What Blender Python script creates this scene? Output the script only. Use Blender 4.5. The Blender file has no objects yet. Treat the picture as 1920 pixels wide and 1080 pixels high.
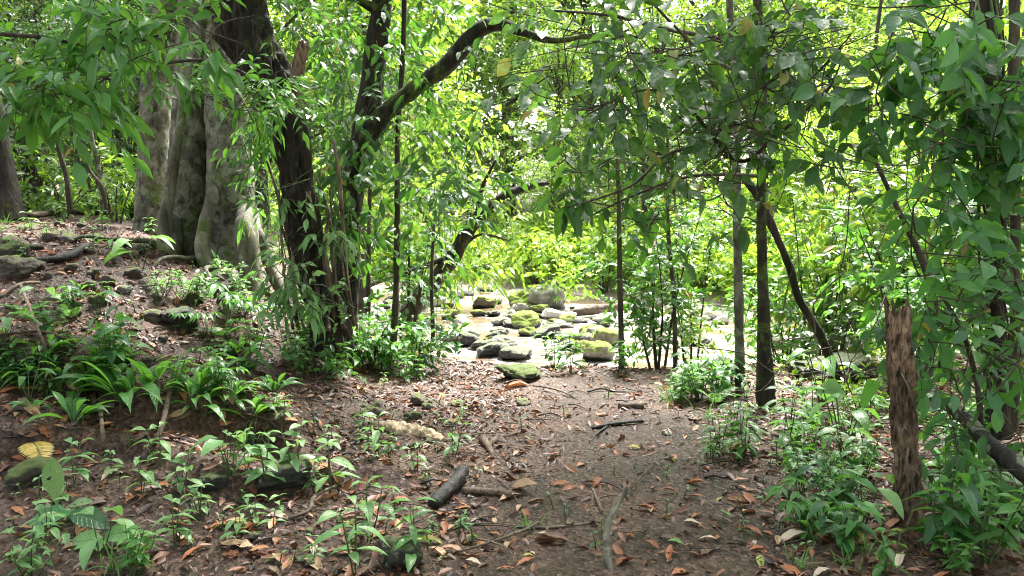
import bpy, math, random
import numpy as np
from mathutils import Vector

rs = np.random.RandomState(11)
random.seed(11)
SC = bpy.context.scene
COL = SC.collection
F = 1480.0
PITCH = math.atan(110 / F)
CAM = np.array([0.0, 0.0, 1.5])
UP = np.array([0.0, 0.0, 1.0])


# ---------------------------------------------------------------- maths
def ray(px, py):
    a, b = (px - 960) / F, (540 - py) / F
    c, s = math.cos(PITCH), math.sin(PITCH)
    return np.array([a, c + b * s, -s + b * c])


def W(px, py, d):
    r = ray(px, py)
    return CAM + r * (d / r[1])


def proj(p):
    c, s = math.cos(PITCH), math.sin(PITCH)
    q = np.asarray(p) - CAM
    z = q[1] * c - q[2] * s
    u = q[1] * s + q[2] * c
    return 960 + F * q[0] / z, 540 - F * u / z


def nrm(a):
    a = np.asarray(a, float)
    return a / np.maximum(np.linalg.norm(a, axis=-1, keepdims=True), 1e-9)


def _h(i, j, k, s):
    n = (i * 374761393 + j * 668265263 + k * 2147483647 + s * 1274126177) & 0xFFFFFFFF
    n = ((n ^ (n >> 13)) * 1274126177) & 0xFFFFFFFF
    n = n ^ (n >> 16)
    return (n & 0xFFFFFF) / float(0xFFFFFF)


def noise(p, s=0):
    p = np.asarray(p, float)
    i = np.floor(p).astype(np.int64)
    f = p - i
    f = f * f * (3 - 2 * f)
    r = 0
    for a in (0, 1):
        for b in (0, 1):
            for c in (0, 1):
                w = (f[..., 0] if a else 1 - f[..., 0]) * (f[..., 1] if b else 1 - f[..., 1]) * (f[..., 2] if c else 1 - f[..., 2])
                r = r + w * _h(i[..., 0] + a, i[..., 1] + b, i[..., 2] + c, s)
    return r * 2 - 1


def fbm(p, o=4, s=0):
    p = np.asarray(p, float)
    r, a, t = 0, 1.0, 0
    for k in range(o):
        r = r + a * noise(p * (2 ** k) + 7.3 * k, s + k)
        t += a
        a *= 0.5
    return r / t


def sstep(a, b, x):
    t = np.clip((x - a) / (b - a), 0, 1)
    return t * t * (3 - 2 * t)


# ---------------------------------------------------------------- terrain
WATER = -0.62
ctl = []
for px, py, d in [(-300, 1080, 3.2), (-300, 800, 4.4), (-300, 600, 5.8), (-300, 480, 7.5), (-300, 400, 12), (0, 1080, 3.35), (0, 980, 3.75), (0, 900, 4.15), (0, 820, 4.5), (0, 700, 5.1),
                  (0, 600, 5.8), (0, 520, 6.6), (0, 470, 7.6), (0, 425, 9.5), (0, 400, 12), (300, 1080, 3.4), (300, 960, 4.0),
                  (300, 890, 4.35), (300, 830, 4.8), (300, 760, 5.2), (300, 690, 5.8), (300, 620, 6.5), (300, 550, 7.2), (260, 480, 8.0),
                  (250, 435, 9.4), (200, 405, 12), (450, 900, 4.5), (450, 830, 5.1), (480, 740, 6.0), (500, 680, 6.8), (520, 630, 7.5), (450, 560, 7.9),
                  (420, 520, 8.5), (560, 610, 8.0), (640, 820, 5.6), (640, 740, 6.7), (640, 680, 7.8), (620, 620, 8.8), (760, 700, 8.1),
                  (760, 660, 9.0)]:
    ctl.append(W(px, py, d))
for x, y, z in [(-.7, 3.5, .0), (-.5, 5, .0), (0, 3, 0), (1.2, 3, 0), (0.3, 4, -.02), (1, 5, -.03), (.3, 6, 0), (1.2, 7, 0), (.3, 8, 0), (2, 8, 0), (1.5, 4, .0), (2.2, 3.8, -.02), (2.8, 3.2, 0),
                (3, 5, .03), (2.8, 7, 0), (5, 5, .1), (5, 8, 0), (7, 4, .2), (0, 0, 0), (-4, 0, .1), (4, 0, .1), (-9, 0, 1), (-9, 5, 1.5), (-12, 12, 1.9),
                (-5, 14, 1.7), (-2.5, 11, .5), (-12, 25, 2), (-6, 20, 1.6), (0, 12, -.1), (8, 12, 0), (12, 8, .4), (12, 0, .5), (20, 14, .6), (0, 25, 0),
                (0, 40, 0), (-25, 10, 3), (-20, 40, 1), (25, 40, 0), (0, -8, .3), (-12, -8, 1), (12, -8, .5), (-2.0, 9.5, .3)]:
    ctl.append(np.array([x, y, z], float))
ctl = np.array(ctl)


def _ker(A, B):
    d = np.linalg.norm(A[:, None, :] - B[None, :, :], axis=2)
    return np.sqrt(d * d + .15)


_K = _ker(ctl[:, :2], ctl[:, :2])
_n = len(ctl)
_A = np.zeros((_n + 1, _n + 1))
_A[:_n, :_n] = _K - .01 * np.eye(_n)
_A[:_n, _n] = 1
_A[_n, :_n] = 1
_w = np.linalg.solve(_A, np.append(ctl[:, 2], 0))
_NB = np.array([(-60, 60), (-14, 30), (-6, 21), (-3.6, 15), (-2.3, 11), (-1.1, 9.5), (0, 8.8), (1.2, 8.8), (2.2, 9.1), (3.5, 9.3), (6, 10), (10, 12), (60, 40)])
_FB = np.array([(-60, 62), (-14, 40), (-5, 32), (0, 28), (4, 23), (8, 19), (14, 18), (30, 26), (60, 50)])


def height(x, y, detail=True):
    x = np.asarray(x, float)
    y = np.asarray(y, float)
    sh = x.shape
    X, Y = x.ravel(), y.ravel()
    Z = np.empty(X.size)
    Xc, Yc = np.clip(X, -25, 25), np.clip(Y, -8, 40)
    for a in range(0, X.size, 60000):
        q = np.stack([Xc[a:a + 60000], Yc[a:a + 60000]], 1)
        Z[a:a + 60000] = _ker(q, ctl[:, :2]) @ _w[:-1] + _w[-1]
    nb = np.interp(X, _NB[:, 0], _NB[:, 1]) + .35 * noise(np.stack([X * 1.1, Y * 1.1, X * 0], 1), 3)
    fb = np.interp(X, _FB[:, 0], _FB[:, 1]) + .9 * noise(np.stack([X * .35, Y * .35, X * 0 + 4], 1), 4)
    bed = WATER - .32 + .1 * noise(np.stack([X * .7, Y * .7, X * 0], 1), 5)
    k = sstep(-.25, .9, Y - nb)
    Z = Z * (1 - k) + bed * k
    dd = Y - fb
    far = WATER - .05 + .42 * sstep(0, 3.5, dd) + np.maximum(dd - 3, 0) * .13 + .35 * noise(np.stack([X * .3, Y * .3, X * 0 + 9], 1), 6) * sstep(2, 8, dd)
    k = sstep(-1, .6, dd)
    Z = Z * (1 - k) + far * k
    # gravel bars that carry the river stones
    if detail:
        P = np.stack([X, Y, X * 0], 1)
        bank = sstep(.12, .5, Z) * sstep(14, 9, Y)
        Z = Z + (.02 + .05 * bank) * fbm(P * 2.6, 4, 21) + (.013 + .016 * bank) * fbm(P * 13, 3, 31)
        # broken soil ledge across the slope in front
        led = sstep(-.35, -.9, X) * sstep(-4, -3, X)
        yl = 4.35 + .25 * noise(np.stack([X * 1.3, X * 0, X * 0], 1), 41) - .12 * X * 0
        Z = Z + led * (.11 * sstep(yl - .05, yl + .05, Y) - .11 * sstep(yl + .05, yl + .75, Y))
        y2 = 5.15 + .22 * noise(np.stack([X * 1.7, X * 0 + 5, X * 0], 1), 43)
        led2 = sstep(-1.25, -1.6, X) * sstep(-4.2, -3.4, X)
        Z = Z + led2 * (.2 * sstep(y2 - .06, y2 + .06, Y) - .2 * sstep(y2 + .06, y2 + 1.1, Y) - .1 * np.exp(-((Y - y2 + .16) / .13) ** 2))
        # foot prints and ruts in the path
        Z = Z + .012 * fbm(np.stack([X * 4, Y * 2.5, X * 0 + 3], 1), 3, 51) * sstep(10, 8, Y)
    return Z.reshape(sh)


def hz(x, y):
    return float(height(np.array([x]), np.array([y]))[0])


def G(px, py, lift=0.0):
    r = ray(px, py)
    d = np.concatenate([np.linspace(1.6, 14, 500), np.linspace(14, 60, 300)])
    P = CAM + r[None, :] * (d / r[1])[:, None]
    H = height(P[:, 0], P[:, 1])
    ix = np.nonzero(P[:, 2] <= H)[0]
    i = ix[0] if len(ix) else len(d) - 1
    p = P[i].copy()
    p[2] = H[i] + lift
    return p


# ---------------------------------------------------------------- mesh accumulator
class M:
    def __init__(s):
        s.V, s.T, s.I, s.R, s.U = [], [], [], [], []
        s.n = 0

    def add(s, V, T, mat=0, rnd=0.5, luv=None):
        V = np.asarray(V, float)
        T = np.asarray(T, np.int64)
        s.V.append(V)
        s.T.append(T + s.n)
        s.I.append(np.full(len(T), mat))
        s.R.append(np.broadcast_to(np.asarray(rnd, float), (len(V),)).copy())
        s.U.append(np.zeros((len(V), 3)) if luv is None else luv)
        s.n += len(V)

    def leaves(s, tp, P, D, N, L, Wd, mat=0, rnd=None, sag=0.0):
        P, D, N = np.atleast_2d(P), nrm(np.atleast_2d(D)), np.atleast_2d(N)
        n = len(P)
        if n == 0:
            return
        tv, tt, tu = tp
        N = np.broadcast_to(N, (n, 3))
        S = nrm(np.cross(D, N) + 1e-6)
        N2 = np.cross(S, D)
        L = np.broadcast_to(L, (n,))[:, None, None]
        Wd = np.broadcast_to(Wd, (n,))[:, None, None]
        V = P[:, None, :] + S[:, None, :] * (tv[None, :, 0:1] * Wd) + D[:, None, :] * (tv[None, :, 1:2] * L) + N2[:, None, :] * (tv[None, :, 2:3] * Wd)
        sg = np.broadcast_to(sag, (n,))[:, None]
        V[:, :, 2] -= sg * L[:, :, 0] * np.sign(tv[None, :, 1]) * tv[None, :, 1] ** 2
        k = len(tv)
        T = (tt[None] + (np.arange(n) * k)[:, None, None]).reshape(-1, 3)
        if rnd is None:
            rnd = rs.rand(n)
        s.add(V.reshape(-1, 3), T, mat, np.repeat(np.broadcast_to(rnd, (n,)), k), np.tile(tu, (n, 1)))

    def build(s, name, mats, parent=None, smooth=True):
        V = np.concatenate(s.V)
        T = np.concatenate(s.T)
        me = bpy.data.meshes.new(name)
        me.vertices.add(len(V))
        me.vertices.foreach_set('co', V.astype(np.float32).ravel())
        me.loops.add(len(T) * 3)
        me.loops.foreach_set('vertex_index', T.astype(np.int32).ravel())
        me.polygons.add(len(T))
        me.polygons.foreach_set('loop_start', np.arange(0, len(T) * 3, 3, dtype=np.int32))
        me.polygons.foreach_set('loop_total', np.full(len(T), 3, dtype=np.int32))
        for m in mats:
            me.materials.append(m)
        me.polygons.foreach_set('material_index', np.concatenate(s.I).astype(np.int32))
        me.polygons.foreach_set('use_smooth', np.full(len(T), smooth))
        a = me.attributes.new('rnd', 'FLOAT', 'POINT')
        a.data.foreach_set('value', np.concatenate(s.R).astype(np.float32))
        a = me.attributes.new('luv', 'FLOAT_VECTOR', 'POINT')
        a.data.foreach_set('vector', np.concatenate(s.U).astype(np.float32).ravel())
        me.update(calc_edges=True)
        o = bpy.data.objects.new(name, me)
        COL.objects.link(o)
        if parent:
            o.parent = parent
        return o


def leaf_tmpl(n=6, kind='oval', fold=.18, wave=0.0, petiole=.12):
    vs = np.linspace(0, 1, n + 2)[1:-1]
    def w(v):
        if kind == 'oval':
            b = math.sin(math.pi * v ** .85) ** .75
            return .5 * b * (1 - .25 * v) * (1 if v < .86 else .6)
        if kind == 'lance':
            return .5 * math.sin(math.pi * v ** .8) ** 1.05 * (1 if v < .8 else .65)
        if kind == 'obov':
            return .5 * math.sin(math.pi * v ** 1.35) ** .9
        if kind == 'heart':
            return .5 * (1 - v) ** .62 * (1.15 - .25 * (1 - v) ** 4)
        if kind == 'blade':
            return .5 * (1 - v ** 2) * (.6 + .4 * min(1, v * 4))
    V = [(0, -petiole, 0)]
    U = [(0, 0, 0)]
    if kind == 'heart':
        vs = np.concatenate([[0.02], vs])
    for k, v in enumerate(vs):
        h = w(v)
        y0 = -.13 if (kind == 'heart' and k == 0) else 0
        wz = wave * math.sin(v * 17)
        V += [(-h, v + y0, fold * h * 2 + wz), (0, v, 0), (h, v + y0, fold * h * 2 - wz)]
        U += [(-1, v, 0), (0, v, 0), (1, v, 0)]
    V.append((0, 1, 0))
    U.append((0, 1, 0))
    T = [(0, 2, 1), (0, 3, 2)]
    k = len(vs)
    for i in range(k - 1):
        a, b = 1 + 3 * i, 4 + 3 * i
        T += [(a, a + 1, b + 1), (a, b + 1, b), (a + 1, a + 2, b + 2), (a + 1, b + 2, b + 1)]
    a, e = 1 + 3 * (k - 1), len(V) - 1
    T += [(a, a + 1, e), (a + 1, a + 2, e)]
    return np.array(V, float), np.array(T), np.array(U, float)


def twig_tmpl(rings=4, sides=3):
    V, T = [], []
    for i in range(rings):
        y = i / (rings - 1)
        r = .5 * (1 - .6 * y)
        for j in range(sides):
            a = 2 * math.pi * j / sides
            V.append((r * math.cos(a), y, r * math.sin(a)))
    for i in range(rings - 1):
        for j in range(sides):
            a, b = i * sides + j, i * sides + (j + 1) % sides
            T += [(a, b, b + sides), (a, b + sides, a + sides)]
    V = np.array(V)
    return V, np.array(T), np.zeros((len(V), 3))


FAR = (np.array([(0, 0, 0), (-.5, .45, .12), (.5, .45, .12), (0, 1, 0)], float), np.array([(0, 3, 1), (0, 2, 3)]), np.array([(0, 0, 0), (-1, .45, 0), (1, .45, 0), (0, 1, 0)], float))
MID = leaf_tmpl(2, 'oval', .15)
MIDL = leaf_tmpl(2, 'lance', .15)
OVAL = leaf_tmpl(6, 'oval', .16, .015)
LANCE = leaf_tmpl(6, 'lance', .2, .02)
OBOV = leaf_tmpl(6, 'obov', .14, .02)
HEART = leaf_tmpl(6, 'heart', .12, .02)
BLADE = leaf_tmpl(5, 'blade', .2, 0, 0)
TWIG = twig_tmpl()


def notch(tp, side, a, b, k):
    v = tp[0].copy()
    q = (v[:, 0] * side > .03) & (v[:, 1] > a) & (v[:, 1] < b)
    v[q, 0] *= k
    return v, tp[1], tp[2]


OVALS = [OVAL, leaf_tmpl(6, 'oval', .34, .03), leaf_tmpl(6, 'oval', .06, .035), notch(leaf_tmpl(7, 'oval', .2, .02), 1, .3, .6, .45), leaf_tmpl(6, 'obov', .15, .03), notch(leaf_tmpl(7, 'oval', .1, .03), -1, .6, .9, .3)]
LANCES = [LANCE, leaf_tmpl(6, 'lance', .36, .035), leaf_tmpl(6, 'lance', .08, .04), leaf_tmpl(6, 'oval', .2, .03), notch(leaf_tmpl(7, 'lance', .2, .02), 1, .4, .7, .5)]


def tube(P, sides=10, step=.08, disp=None, cap=True, end_jag=0):
    """P rows: x y z r ; smooth path through them"""
    P = np.array(P, float)
    k = len(P)
    seg = np.linalg.norm(np.diff(P[:, :3], axis=0), axis=1)
    out = []
    for i in range(k - 1):
        p0, p1, p2, p3 = P[max(i - 1, 0)], P[i], P[i + 1], P[min(i + 2, k - 1)]
        n = max(2, int(seg[i] / step))
        for t in np.arange(n) / n:
            out.append(.5 * ((2 * p1) + (-p0 + p2) * t + (2 * p0 - 5 * p1 + 4 * p2 - p3) * t * t + (-p0 + 3 * p1 - 3 * p2 + p3) * t ** 3))
    out.append(P[-1])
    Q = np.array(out)
    Q[:, 3] = np.maximum(Q[:, 3], .0005)
    C, R = Q[:, :3], Q[:, 3]
    T = nrm(np.gradient(C, axis=0))
    n0 = np.cross(T[0], [0.31, .2, .9] if abs(T[0][2]) < .8 else [1, .1, 0])
    N = [nrm(n0)]
    for i in range(1, len(C)):
        v = N[-1] - T[i] * np.dot(N[-1], T[i])
        N.append(nrm(v))
    N = np.array(N)
    B = np.cross(T, N)
    a = np.linspace(0, 2 * math.pi, sides, endpoint=False)
    dirs = N[:, None, :] * np.cos(a)[None, :, None] + B[:, None, :] * np.sin(a)[None, :, None]
    base = C[:, None, :] + dirs * R[:, None, None]
    if disp is not None:
        base = C[:, None, :] + dirs * (R[:, None] * (1 + disp(base)))[:, :, None]
    if end_jag:
        j = np.abs(noise(np.stack([np.cos(a) * 3, np.sin(a) * 3, a * 0], 1), 77)) + .5 * rs.rand(sides)
        base[-1] += T[-1][None] * (j * end_jag)[:, None]
    V = base.reshape(-1, 3)
    m = len(C)
    i, j = np.meshgrid(np.arange(m - 1), np.arange(sides), indexing='ij')
    p = (i * sides + j).ravel()
    q = (i * sides + (j + 1) % sides).ravel()
    Tt = np.concatenate([np.stack([p, q, q + sides], 1), np.stack([p, q + sides, p + sides], 1)])
    L = np.concatenate([[0], np.cumsum(np.linalg.norm(np.diff(C, axis=0), axis=1))])
    luv = np.stack([np.tile(a / 6.2832, m), np.repeat(L, sides), np.zeros(m * sides)], 1)
    if cap:
        V = np.concatenate([V, [C[0], C[-1] - (T[-1] * end_jag * .5 if end_jag else 0)]])
        luv = np.concatenate([luv, np.zeros((2, 3))])
        c0, c1 = m * sides, m * sides + 1
        jj = np.arange(sides)
        kk = (jj + 1) % sides
        Tt = np.concatenate([Tt, np.stack([kk, jj, jj * 0 + c0], 1), np.stack([(m - 1) * sides + jj, (m - 1) * sides + kk, jj * 0 + c1], 1)])
    return V, Tt, luv


def bark(amp=.12, f=9, stretch=.2, s=1):
    def d(b):
        q = b * np.array([f, f, f * stretch])
        r = fbm(q, 3, s)
        return amp * (r - .6 * np.abs(noise(q * 2.1, s + 5)))
    return d


def knob(amp=.1, f=4, s=1):
    return lambda b: amp * fbm(b * f, 4, s)


# ---------------------------------------------------------------- materials
def mat(name):
    m = bpy.data.materials.new(name)
    m.use_nodes = True
    nt = m.node_tree
    nt.nodes.clear()
    return m, nt, lambda t, **k: _node(nt, t, **k), nt.links.new


def _node(nt, t, **k):
    n = nt.nodes.new(t)
    for a, v in k.items():
        if a == 'ins':
            for kk, vv in v.items():
                n.inputs[kk].default_value = vv
        else:
            setattr(n, a, v)
    return n


def ramp(N, stops, interp='LINEAR'):
    r = N('ShaderNodeValToRGB')
    cr = r.color_ramp
    cr.interpolation = interp
    while len(cr.elements) < len(stops):
        cr.elements.new(.5)
    for e, (p, c) in zip(cr.elements, stops):
        e.position = p
        e.color = (*c, 1) if len(c) == 3 else c
    return r


def g(v):
    return (v, v, v)


def leaf_mat(name, cols, trans=.35, tcol=(.30, .50, .06), rough=.36, veins=True, dust=0.0, holes=False, spec=.7, aged=True):
    m, nt, N, lk = mat(name)
    at = N('ShaderNodeAttribute', attribute_name='rnd')
    n = len(cols)
    cr = ramp(N, [(i / max(n - 1, 1), c) for i, c in enumerate(cols)])
    oi = N('ShaderNodeObjectInfo')
    ad = N('ShaderNodeMath', operation='MULTIPLY_ADD', ins={1: .25, 2: -.12})
    lk(oi.outputs['Random'], ad.inputs[0])
    ad2 = N('ShaderNodeMath', operation='ADD', use_clamp=True)
    lk(at.outputs['Fac'], ad2.inputs[0])
    lk(ad.outputs[0], ad2.inputs[1])
    lk(ad2.outputs[0], cr.inputs[0])
    col = cr.outputs[0]
    bs = N('ShaderNodeBsdfPrincipled', ins={'Roughness': rough, 'Specular IOR Level': spec})
    tc = N('ShaderNodeTexCoord')
    if aged:
        f1 = N('ShaderNodeMath', operation='MULTIPLY', ins={1: 97.3})
        lk(at.outputs['Fac'], f1.inputs[0])
        f2 = N('ShaderNodeMath', operation='FRACT')
        lk(f1.outputs[0], f2.inputs[0])
        f3 = ramp(N, [(0, (.4, .2, .04)), (.007, (.42, .36, .05)), (.016, (0, 0, 0))], 'CONSTANT')
        lk(f2.outputs[0], f3.inputs[0])
        f4 = N('ShaderNodeMath', operation='LESS_THAN', ins={1: .016})
        lk(f2.outputs[0], f4.inputs[0])
        fm = N('ShaderNodeMix', data_type='RGBA')
        lk(f4.outputs[0], fm.inputs[0])
        lk(col, fm.inputs[6])
        lk(f3.outputs[0], fm.inputs[7])
        col = fm.outputs[2]
        if veins:
            sn_ = N('ShaderNodeTexNoise', ins={'Scale': 75.0, 'Detail': 3.0})
            lk(tc.outputs['Object'], sn_.inputs['Vector'])
            sr_ = ramp(N, [(.64, g(0)), (.68, g(.75))])
            lk(sn_.outputs[0], sr_.inputs[0])
            fm = N('ShaderNodeMix', data_type='RGBA')
            lk(sr_.outputs[0], fm.inputs[0])
            lk(col, fm.inputs[6])
            fm.inputs[7].default_value = (.12, .09, .03, 1)
            col = fm.outputs[2]
    if veins:
        lu = N('ShaderNodeAttribute', attribute_name='luv')
        sp = N('ShaderNodeSeparateXYZ')
        lk(lu.outputs['Vector'], sp.inputs[0])
        ab = N('ShaderNodeMath', operation='ABSOLUTE')
        lk(sp.outputs[0], ab.inputs[0])
        ma = N('ShaderNodeMath', operation='MULTIPLY_ADD', ins={1: -.22})
        lk(ab.outputs[0], ma.inputs[0])
        lk(sp.outputs[1], ma.inputs[2])
        mu = N('ShaderNodeMath', operation='MULTIPLY', ins={1: 52.0})
        lk(ma.outputs[0], mu.inputs[0])
        sn = N('ShaderNodeMath', operation='SINE')
        lk(mu.outputs[0], sn.inputs[0])
        vr = ramp(N, [(.86, g(0)), (1.0, g(1))])
        s1 = N('ShaderNodeMath', operation='MULTIPLY_ADD', ins={1: .5, 2: .5})
        lk(sn.outputs[0], s1.inputs[0])
        lk(s1.outputs[0], vr.inputs[0])
        mid = ramp(N, [(0.03, g(1)), (.09, g(0))])
        lk(ab.outputs[0], mid.inputs[0])
        mx = N('ShaderNodeMath', operation='MAXIMUM')
        sc = N('ShaderNodeMath', operation='MULTIPLY', ins={1: .45})
        lk(vr.outputs[0], sc.inputs[0])
        lk(sc.outputs[0], mx.inputs[0])
        lk(mid.outputs[0], mx.inputs[1])
        mc = N('ShaderNodeMix', data_type='RGBA', blend_type='MIX')
        mv = N('ShaderNodeMath', operation='MULTIPLY', ins={1: .5})
        lk(mx.outputs[0], mv.inputs[0])
        lk(mv.outputs[0], mc.inputs[0])
        lk(col, mc.inputs[6])
        mc.inputs[7].default_value = (.11, .2, .07, 1)
        col = mc.outputs[2]
        bp = N('ShaderNodeBump', ins={'Strength': .55, 'Distance': .004})
        nz0 = N('ShaderNodeTexNoise', ins={'Scale': 38.0, 'Detail': 2.0})
        lk(tc.outputs['Object'], nz0.inputs['Vector'])
        bm_ = N('ShaderNodeMath', operation='SUBTRACT')
        lk(nz0.outputs[0], bm_.inputs[0])
        lk(mx.outputs[0], bm_.inputs[1])
        lk(bm_.outputs[0], bp.inputs['Height'])
        lk(bp.outputs[0], bs.inputs['Normal'])
    if dust > 0:
        nz = N('ShaderNodeTexNoise', ins={'Scale': 24.0, 'Detail': 5.0, 'Roughness': .7})
        lk(tc.outputs['Object'], nz.inputs['Vector'])
        dr = ramp(N, [(.52 - .1 * dust, g(0)), (.6, g(1))])
        lk(nz.outputs[0], dr.inputs[0])
        # how dusty each leaf is
        d2 = N('ShaderNodeMath', operation='MULTIPLY')
        lk(dr.outputs[0], d2.inputs[0])
        lv = ramp(N, [(.1, g(.3 * dust)), (.8, g(min(1, dust)))])
        lk(at.outputs['Fac'], lv.inputs[0])
        lk(lv.outputs[0], d2.inputs[1])
        mc = N('ShaderNodeMix', data_type='RGBA')
        lk(d2.outputs[0], mc.inputs[0])
        lk(col, mc.inputs[6])
        mc.inputs[7].default_value = (.27, .32, .24, 1)
        col = mc.outputs[2]
    lk(col, bs.inputs['Base Color'])
    out = N('ShaderNodeOutputMaterial')
    tr = N('ShaderNodeBsdfTranslucent')
    mt = N('ShaderNodeMix', data_type='RGBA', blend_type='MIX', ins={0: .62})
    lk(col, mt.inputs[6])
    mt.inputs[7].default_value = (*tcol, 1)
    lk(mt.outputs[2], tr.inputs[0])
    mix = N('ShaderNodeMixShader', ins={0: trans})
    lk(bs.outputs[0], mix.inputs[1])
    lk(tr.outputs[0], mix.inputs[2])
    res = mix.outputs[0]
    if holes:
        nz = N('ShaderNodeTexNoise', ins={'Scale': 55.0, 'Detail': 1.0})
        lk(tc.outputs['Object'], nz.inputs['Vector'])
        hr = ramp(N, [(.66, g(0)), (.665, g(1))])
        lk(nz.outputs[0], hr.inputs[0])
        tp = N('ShaderNodeBsdfTransparent')
        m2 = N('ShaderNodeMixShader')
        lk(hr.outputs[0], m2.inputs[0])
        lk(res, m2.inputs[1])
        lk(tp.outputs[0], m2.inputs[2])
        res = m2.outputs[0]
    lk(res, out.inputs[0])
    return m


def bark_mat(name, c1, c2, moss=0.0, lichen=0.0, scale=9, stretch=.25, bump=.6, rough=.8, ring=False):
    m, nt, N, lk = mat(name)
    tc = N('ShaderNodeTexCoord')
    mp = N('ShaderNodeMapping')
    mp.inputs['Scale'].default_value = (1, 1, stretch)
    lk(tc.outputs['Object'], mp.inputs[0])
    nz = N('ShaderNodeTexNoise', ins={'Scale': float(scale), 'Detail': 9.0, 'Roughness': .68, 'Distortion': .6})
    lk(mp.outputs[0], nz.inputs['Vector'])
    cr = ramp(N, [(.38, c1), (.5, tuple((a + b) / 2 for a, b in zip(c1, c2))), (.62, c2)])
    lk(nz.outputs[0], cr.inputs[0])
    col = cr.outputs[0]
    big = N('ShaderNodeTexNoise', ins={'Scale': 2.2, 'Detail': 4.0})
    lk(tc.outputs['Object'], big.inputs['Vector'])
    bmix = N('ShaderNodeMix', data_type='RGBA', blend_type='MULTIPLY', ins={0: .7})
    br = ramp(N, [(.36, g(.25)), (.5, g(.8)), (.62, g(1.3))])
    lk(big.outputs[0], br.inputs[0])
    lk(col, bmix.inputs[6])
    lk(br.outputs[0], bmix.inputs[7])
    col = bmix.outputs[2]
    if lichen > 0:
        wn = N('ShaderNodeTexNoise', ins={'Scale': 14.0, 'Detail': 5.0})
        lk(tc.outputs['Object'], wn.inputs['Vector'])
        wv = N('ShaderNodeVectorMath', operation='MULTIPLY_ADD')
        lk(wn.outputs['Color'], wv.inputs[0])
        wv.inputs[1].default_value = (.12, .12, .12)
        lk(tc.outputs['Object'], wv.inputs[2])
        vo = N('ShaderNodeTexVoronoi', ins={'Scale': 7.5})
        lk(wv.outputs[0], vo.inputs['Vector'])
        vr = N('ShaderNodeMath', operation='MULTIPLY_ADD', ins={1: -.9, 2: .95})
        lk(vo.outputs['Distance'], vr.inputs[0])
        big2 = N('ShaderNodeTexNoise', ins={'Scale': 3.0, 'Detail': 7.0, 'Roughness': .7})
        lk(tc.outputs['Object'], big2.inputs['Vector'])
        vm = N('ShaderNodeMath', operation='MULTIPLY')
        lk(vr.outputs[0], vm.inputs[0])
        lk(big2.outputs[0], vm.inputs[1])
        lr = ramp(N, [(.40 - .14 * lichen, g(0)), (.44 - .14 * lichen, g(.9)), (.7, g(.5))])
        lk(vm.outputs[0], lr.inputs[0])
        mc = N('ShaderNodeMix', data_type='RGBA')
        mm = N('ShaderNodeMath', operation='MULTIPLY', ins={1: .6})
        lk(lr.outputs[0], mm.inputs[0])
        lk(mm.outputs[0], mc.inputs[0])
        lk(col, mc.inputs[6])
        mc.inputs[7].default_value = (.27, .29, .2, 1)
        col = mc.outputs[2]
    if moss > 0:
        mz = N('ShaderNodeTexNoise', ins={'Scale': 3.3, 'Detail': 8.0, 'Roughness': .72})
        lk(tc.outputs['Object'], mz.inputs['Vector'])
        mr = ramp(N, [(.66 - .25 * moss, g(0)), (.74 - .25 * moss, g(1))])
        lk(mz.outputs[0], mr.inputs[0])
        mc = N('ShaderNodeMix', data_type='RGBA')
        lk(mr.outputs[0], mc.inputs[0])
        lk(col, mc.inputs[6])
        gz = ramp(N, [(.3, (.035, .055, .012)), (.7, (.12, .16, .03))])
        gn = N('ShaderNodeTexNoise', ins={'Scale': 60.0, 'Detail': 3.0})
        lk(tc.outputs['Object'], gn.inputs['Vector'])
        lk(gn.outputs[0], gz.inputs[0])
        lk(gz.outputs[0], mc.inputs[7])
        col = mc.outputs[2]
    fine = N('ShaderNodeTexNoise', ins={'Scale': float(scale) * 5, 'Detail': 5.0})
    lk(mp.outputs[0], fine.inputs['Vector'])
    ad = N('ShaderNodeMath', operation='MULTIPLY_ADD', ins={1: .35})
    lk(fine.outputs[0], ad.inputs[0])
    lk(nz.outputs[0], ad.inputs[2])
    bp = N('ShaderNodeBump', ins={'Strength': bump, 'Distance': .03})
    lk(ad.outputs[0], bp.inputs['Height'])
    bs = N('ShaderNodeBsdfPrincipled', ins={'Roughness': rough, 'Specular IOR Level': .35})
    lk(col, bs.inputs['Base Color'])
    lk(bp.outputs[0], bs.inputs['Normal'])
    out = N('ShaderNodeOutputMaterial')
    lk(bs.outputs[0], out.inputs[0])
    return m


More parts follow.
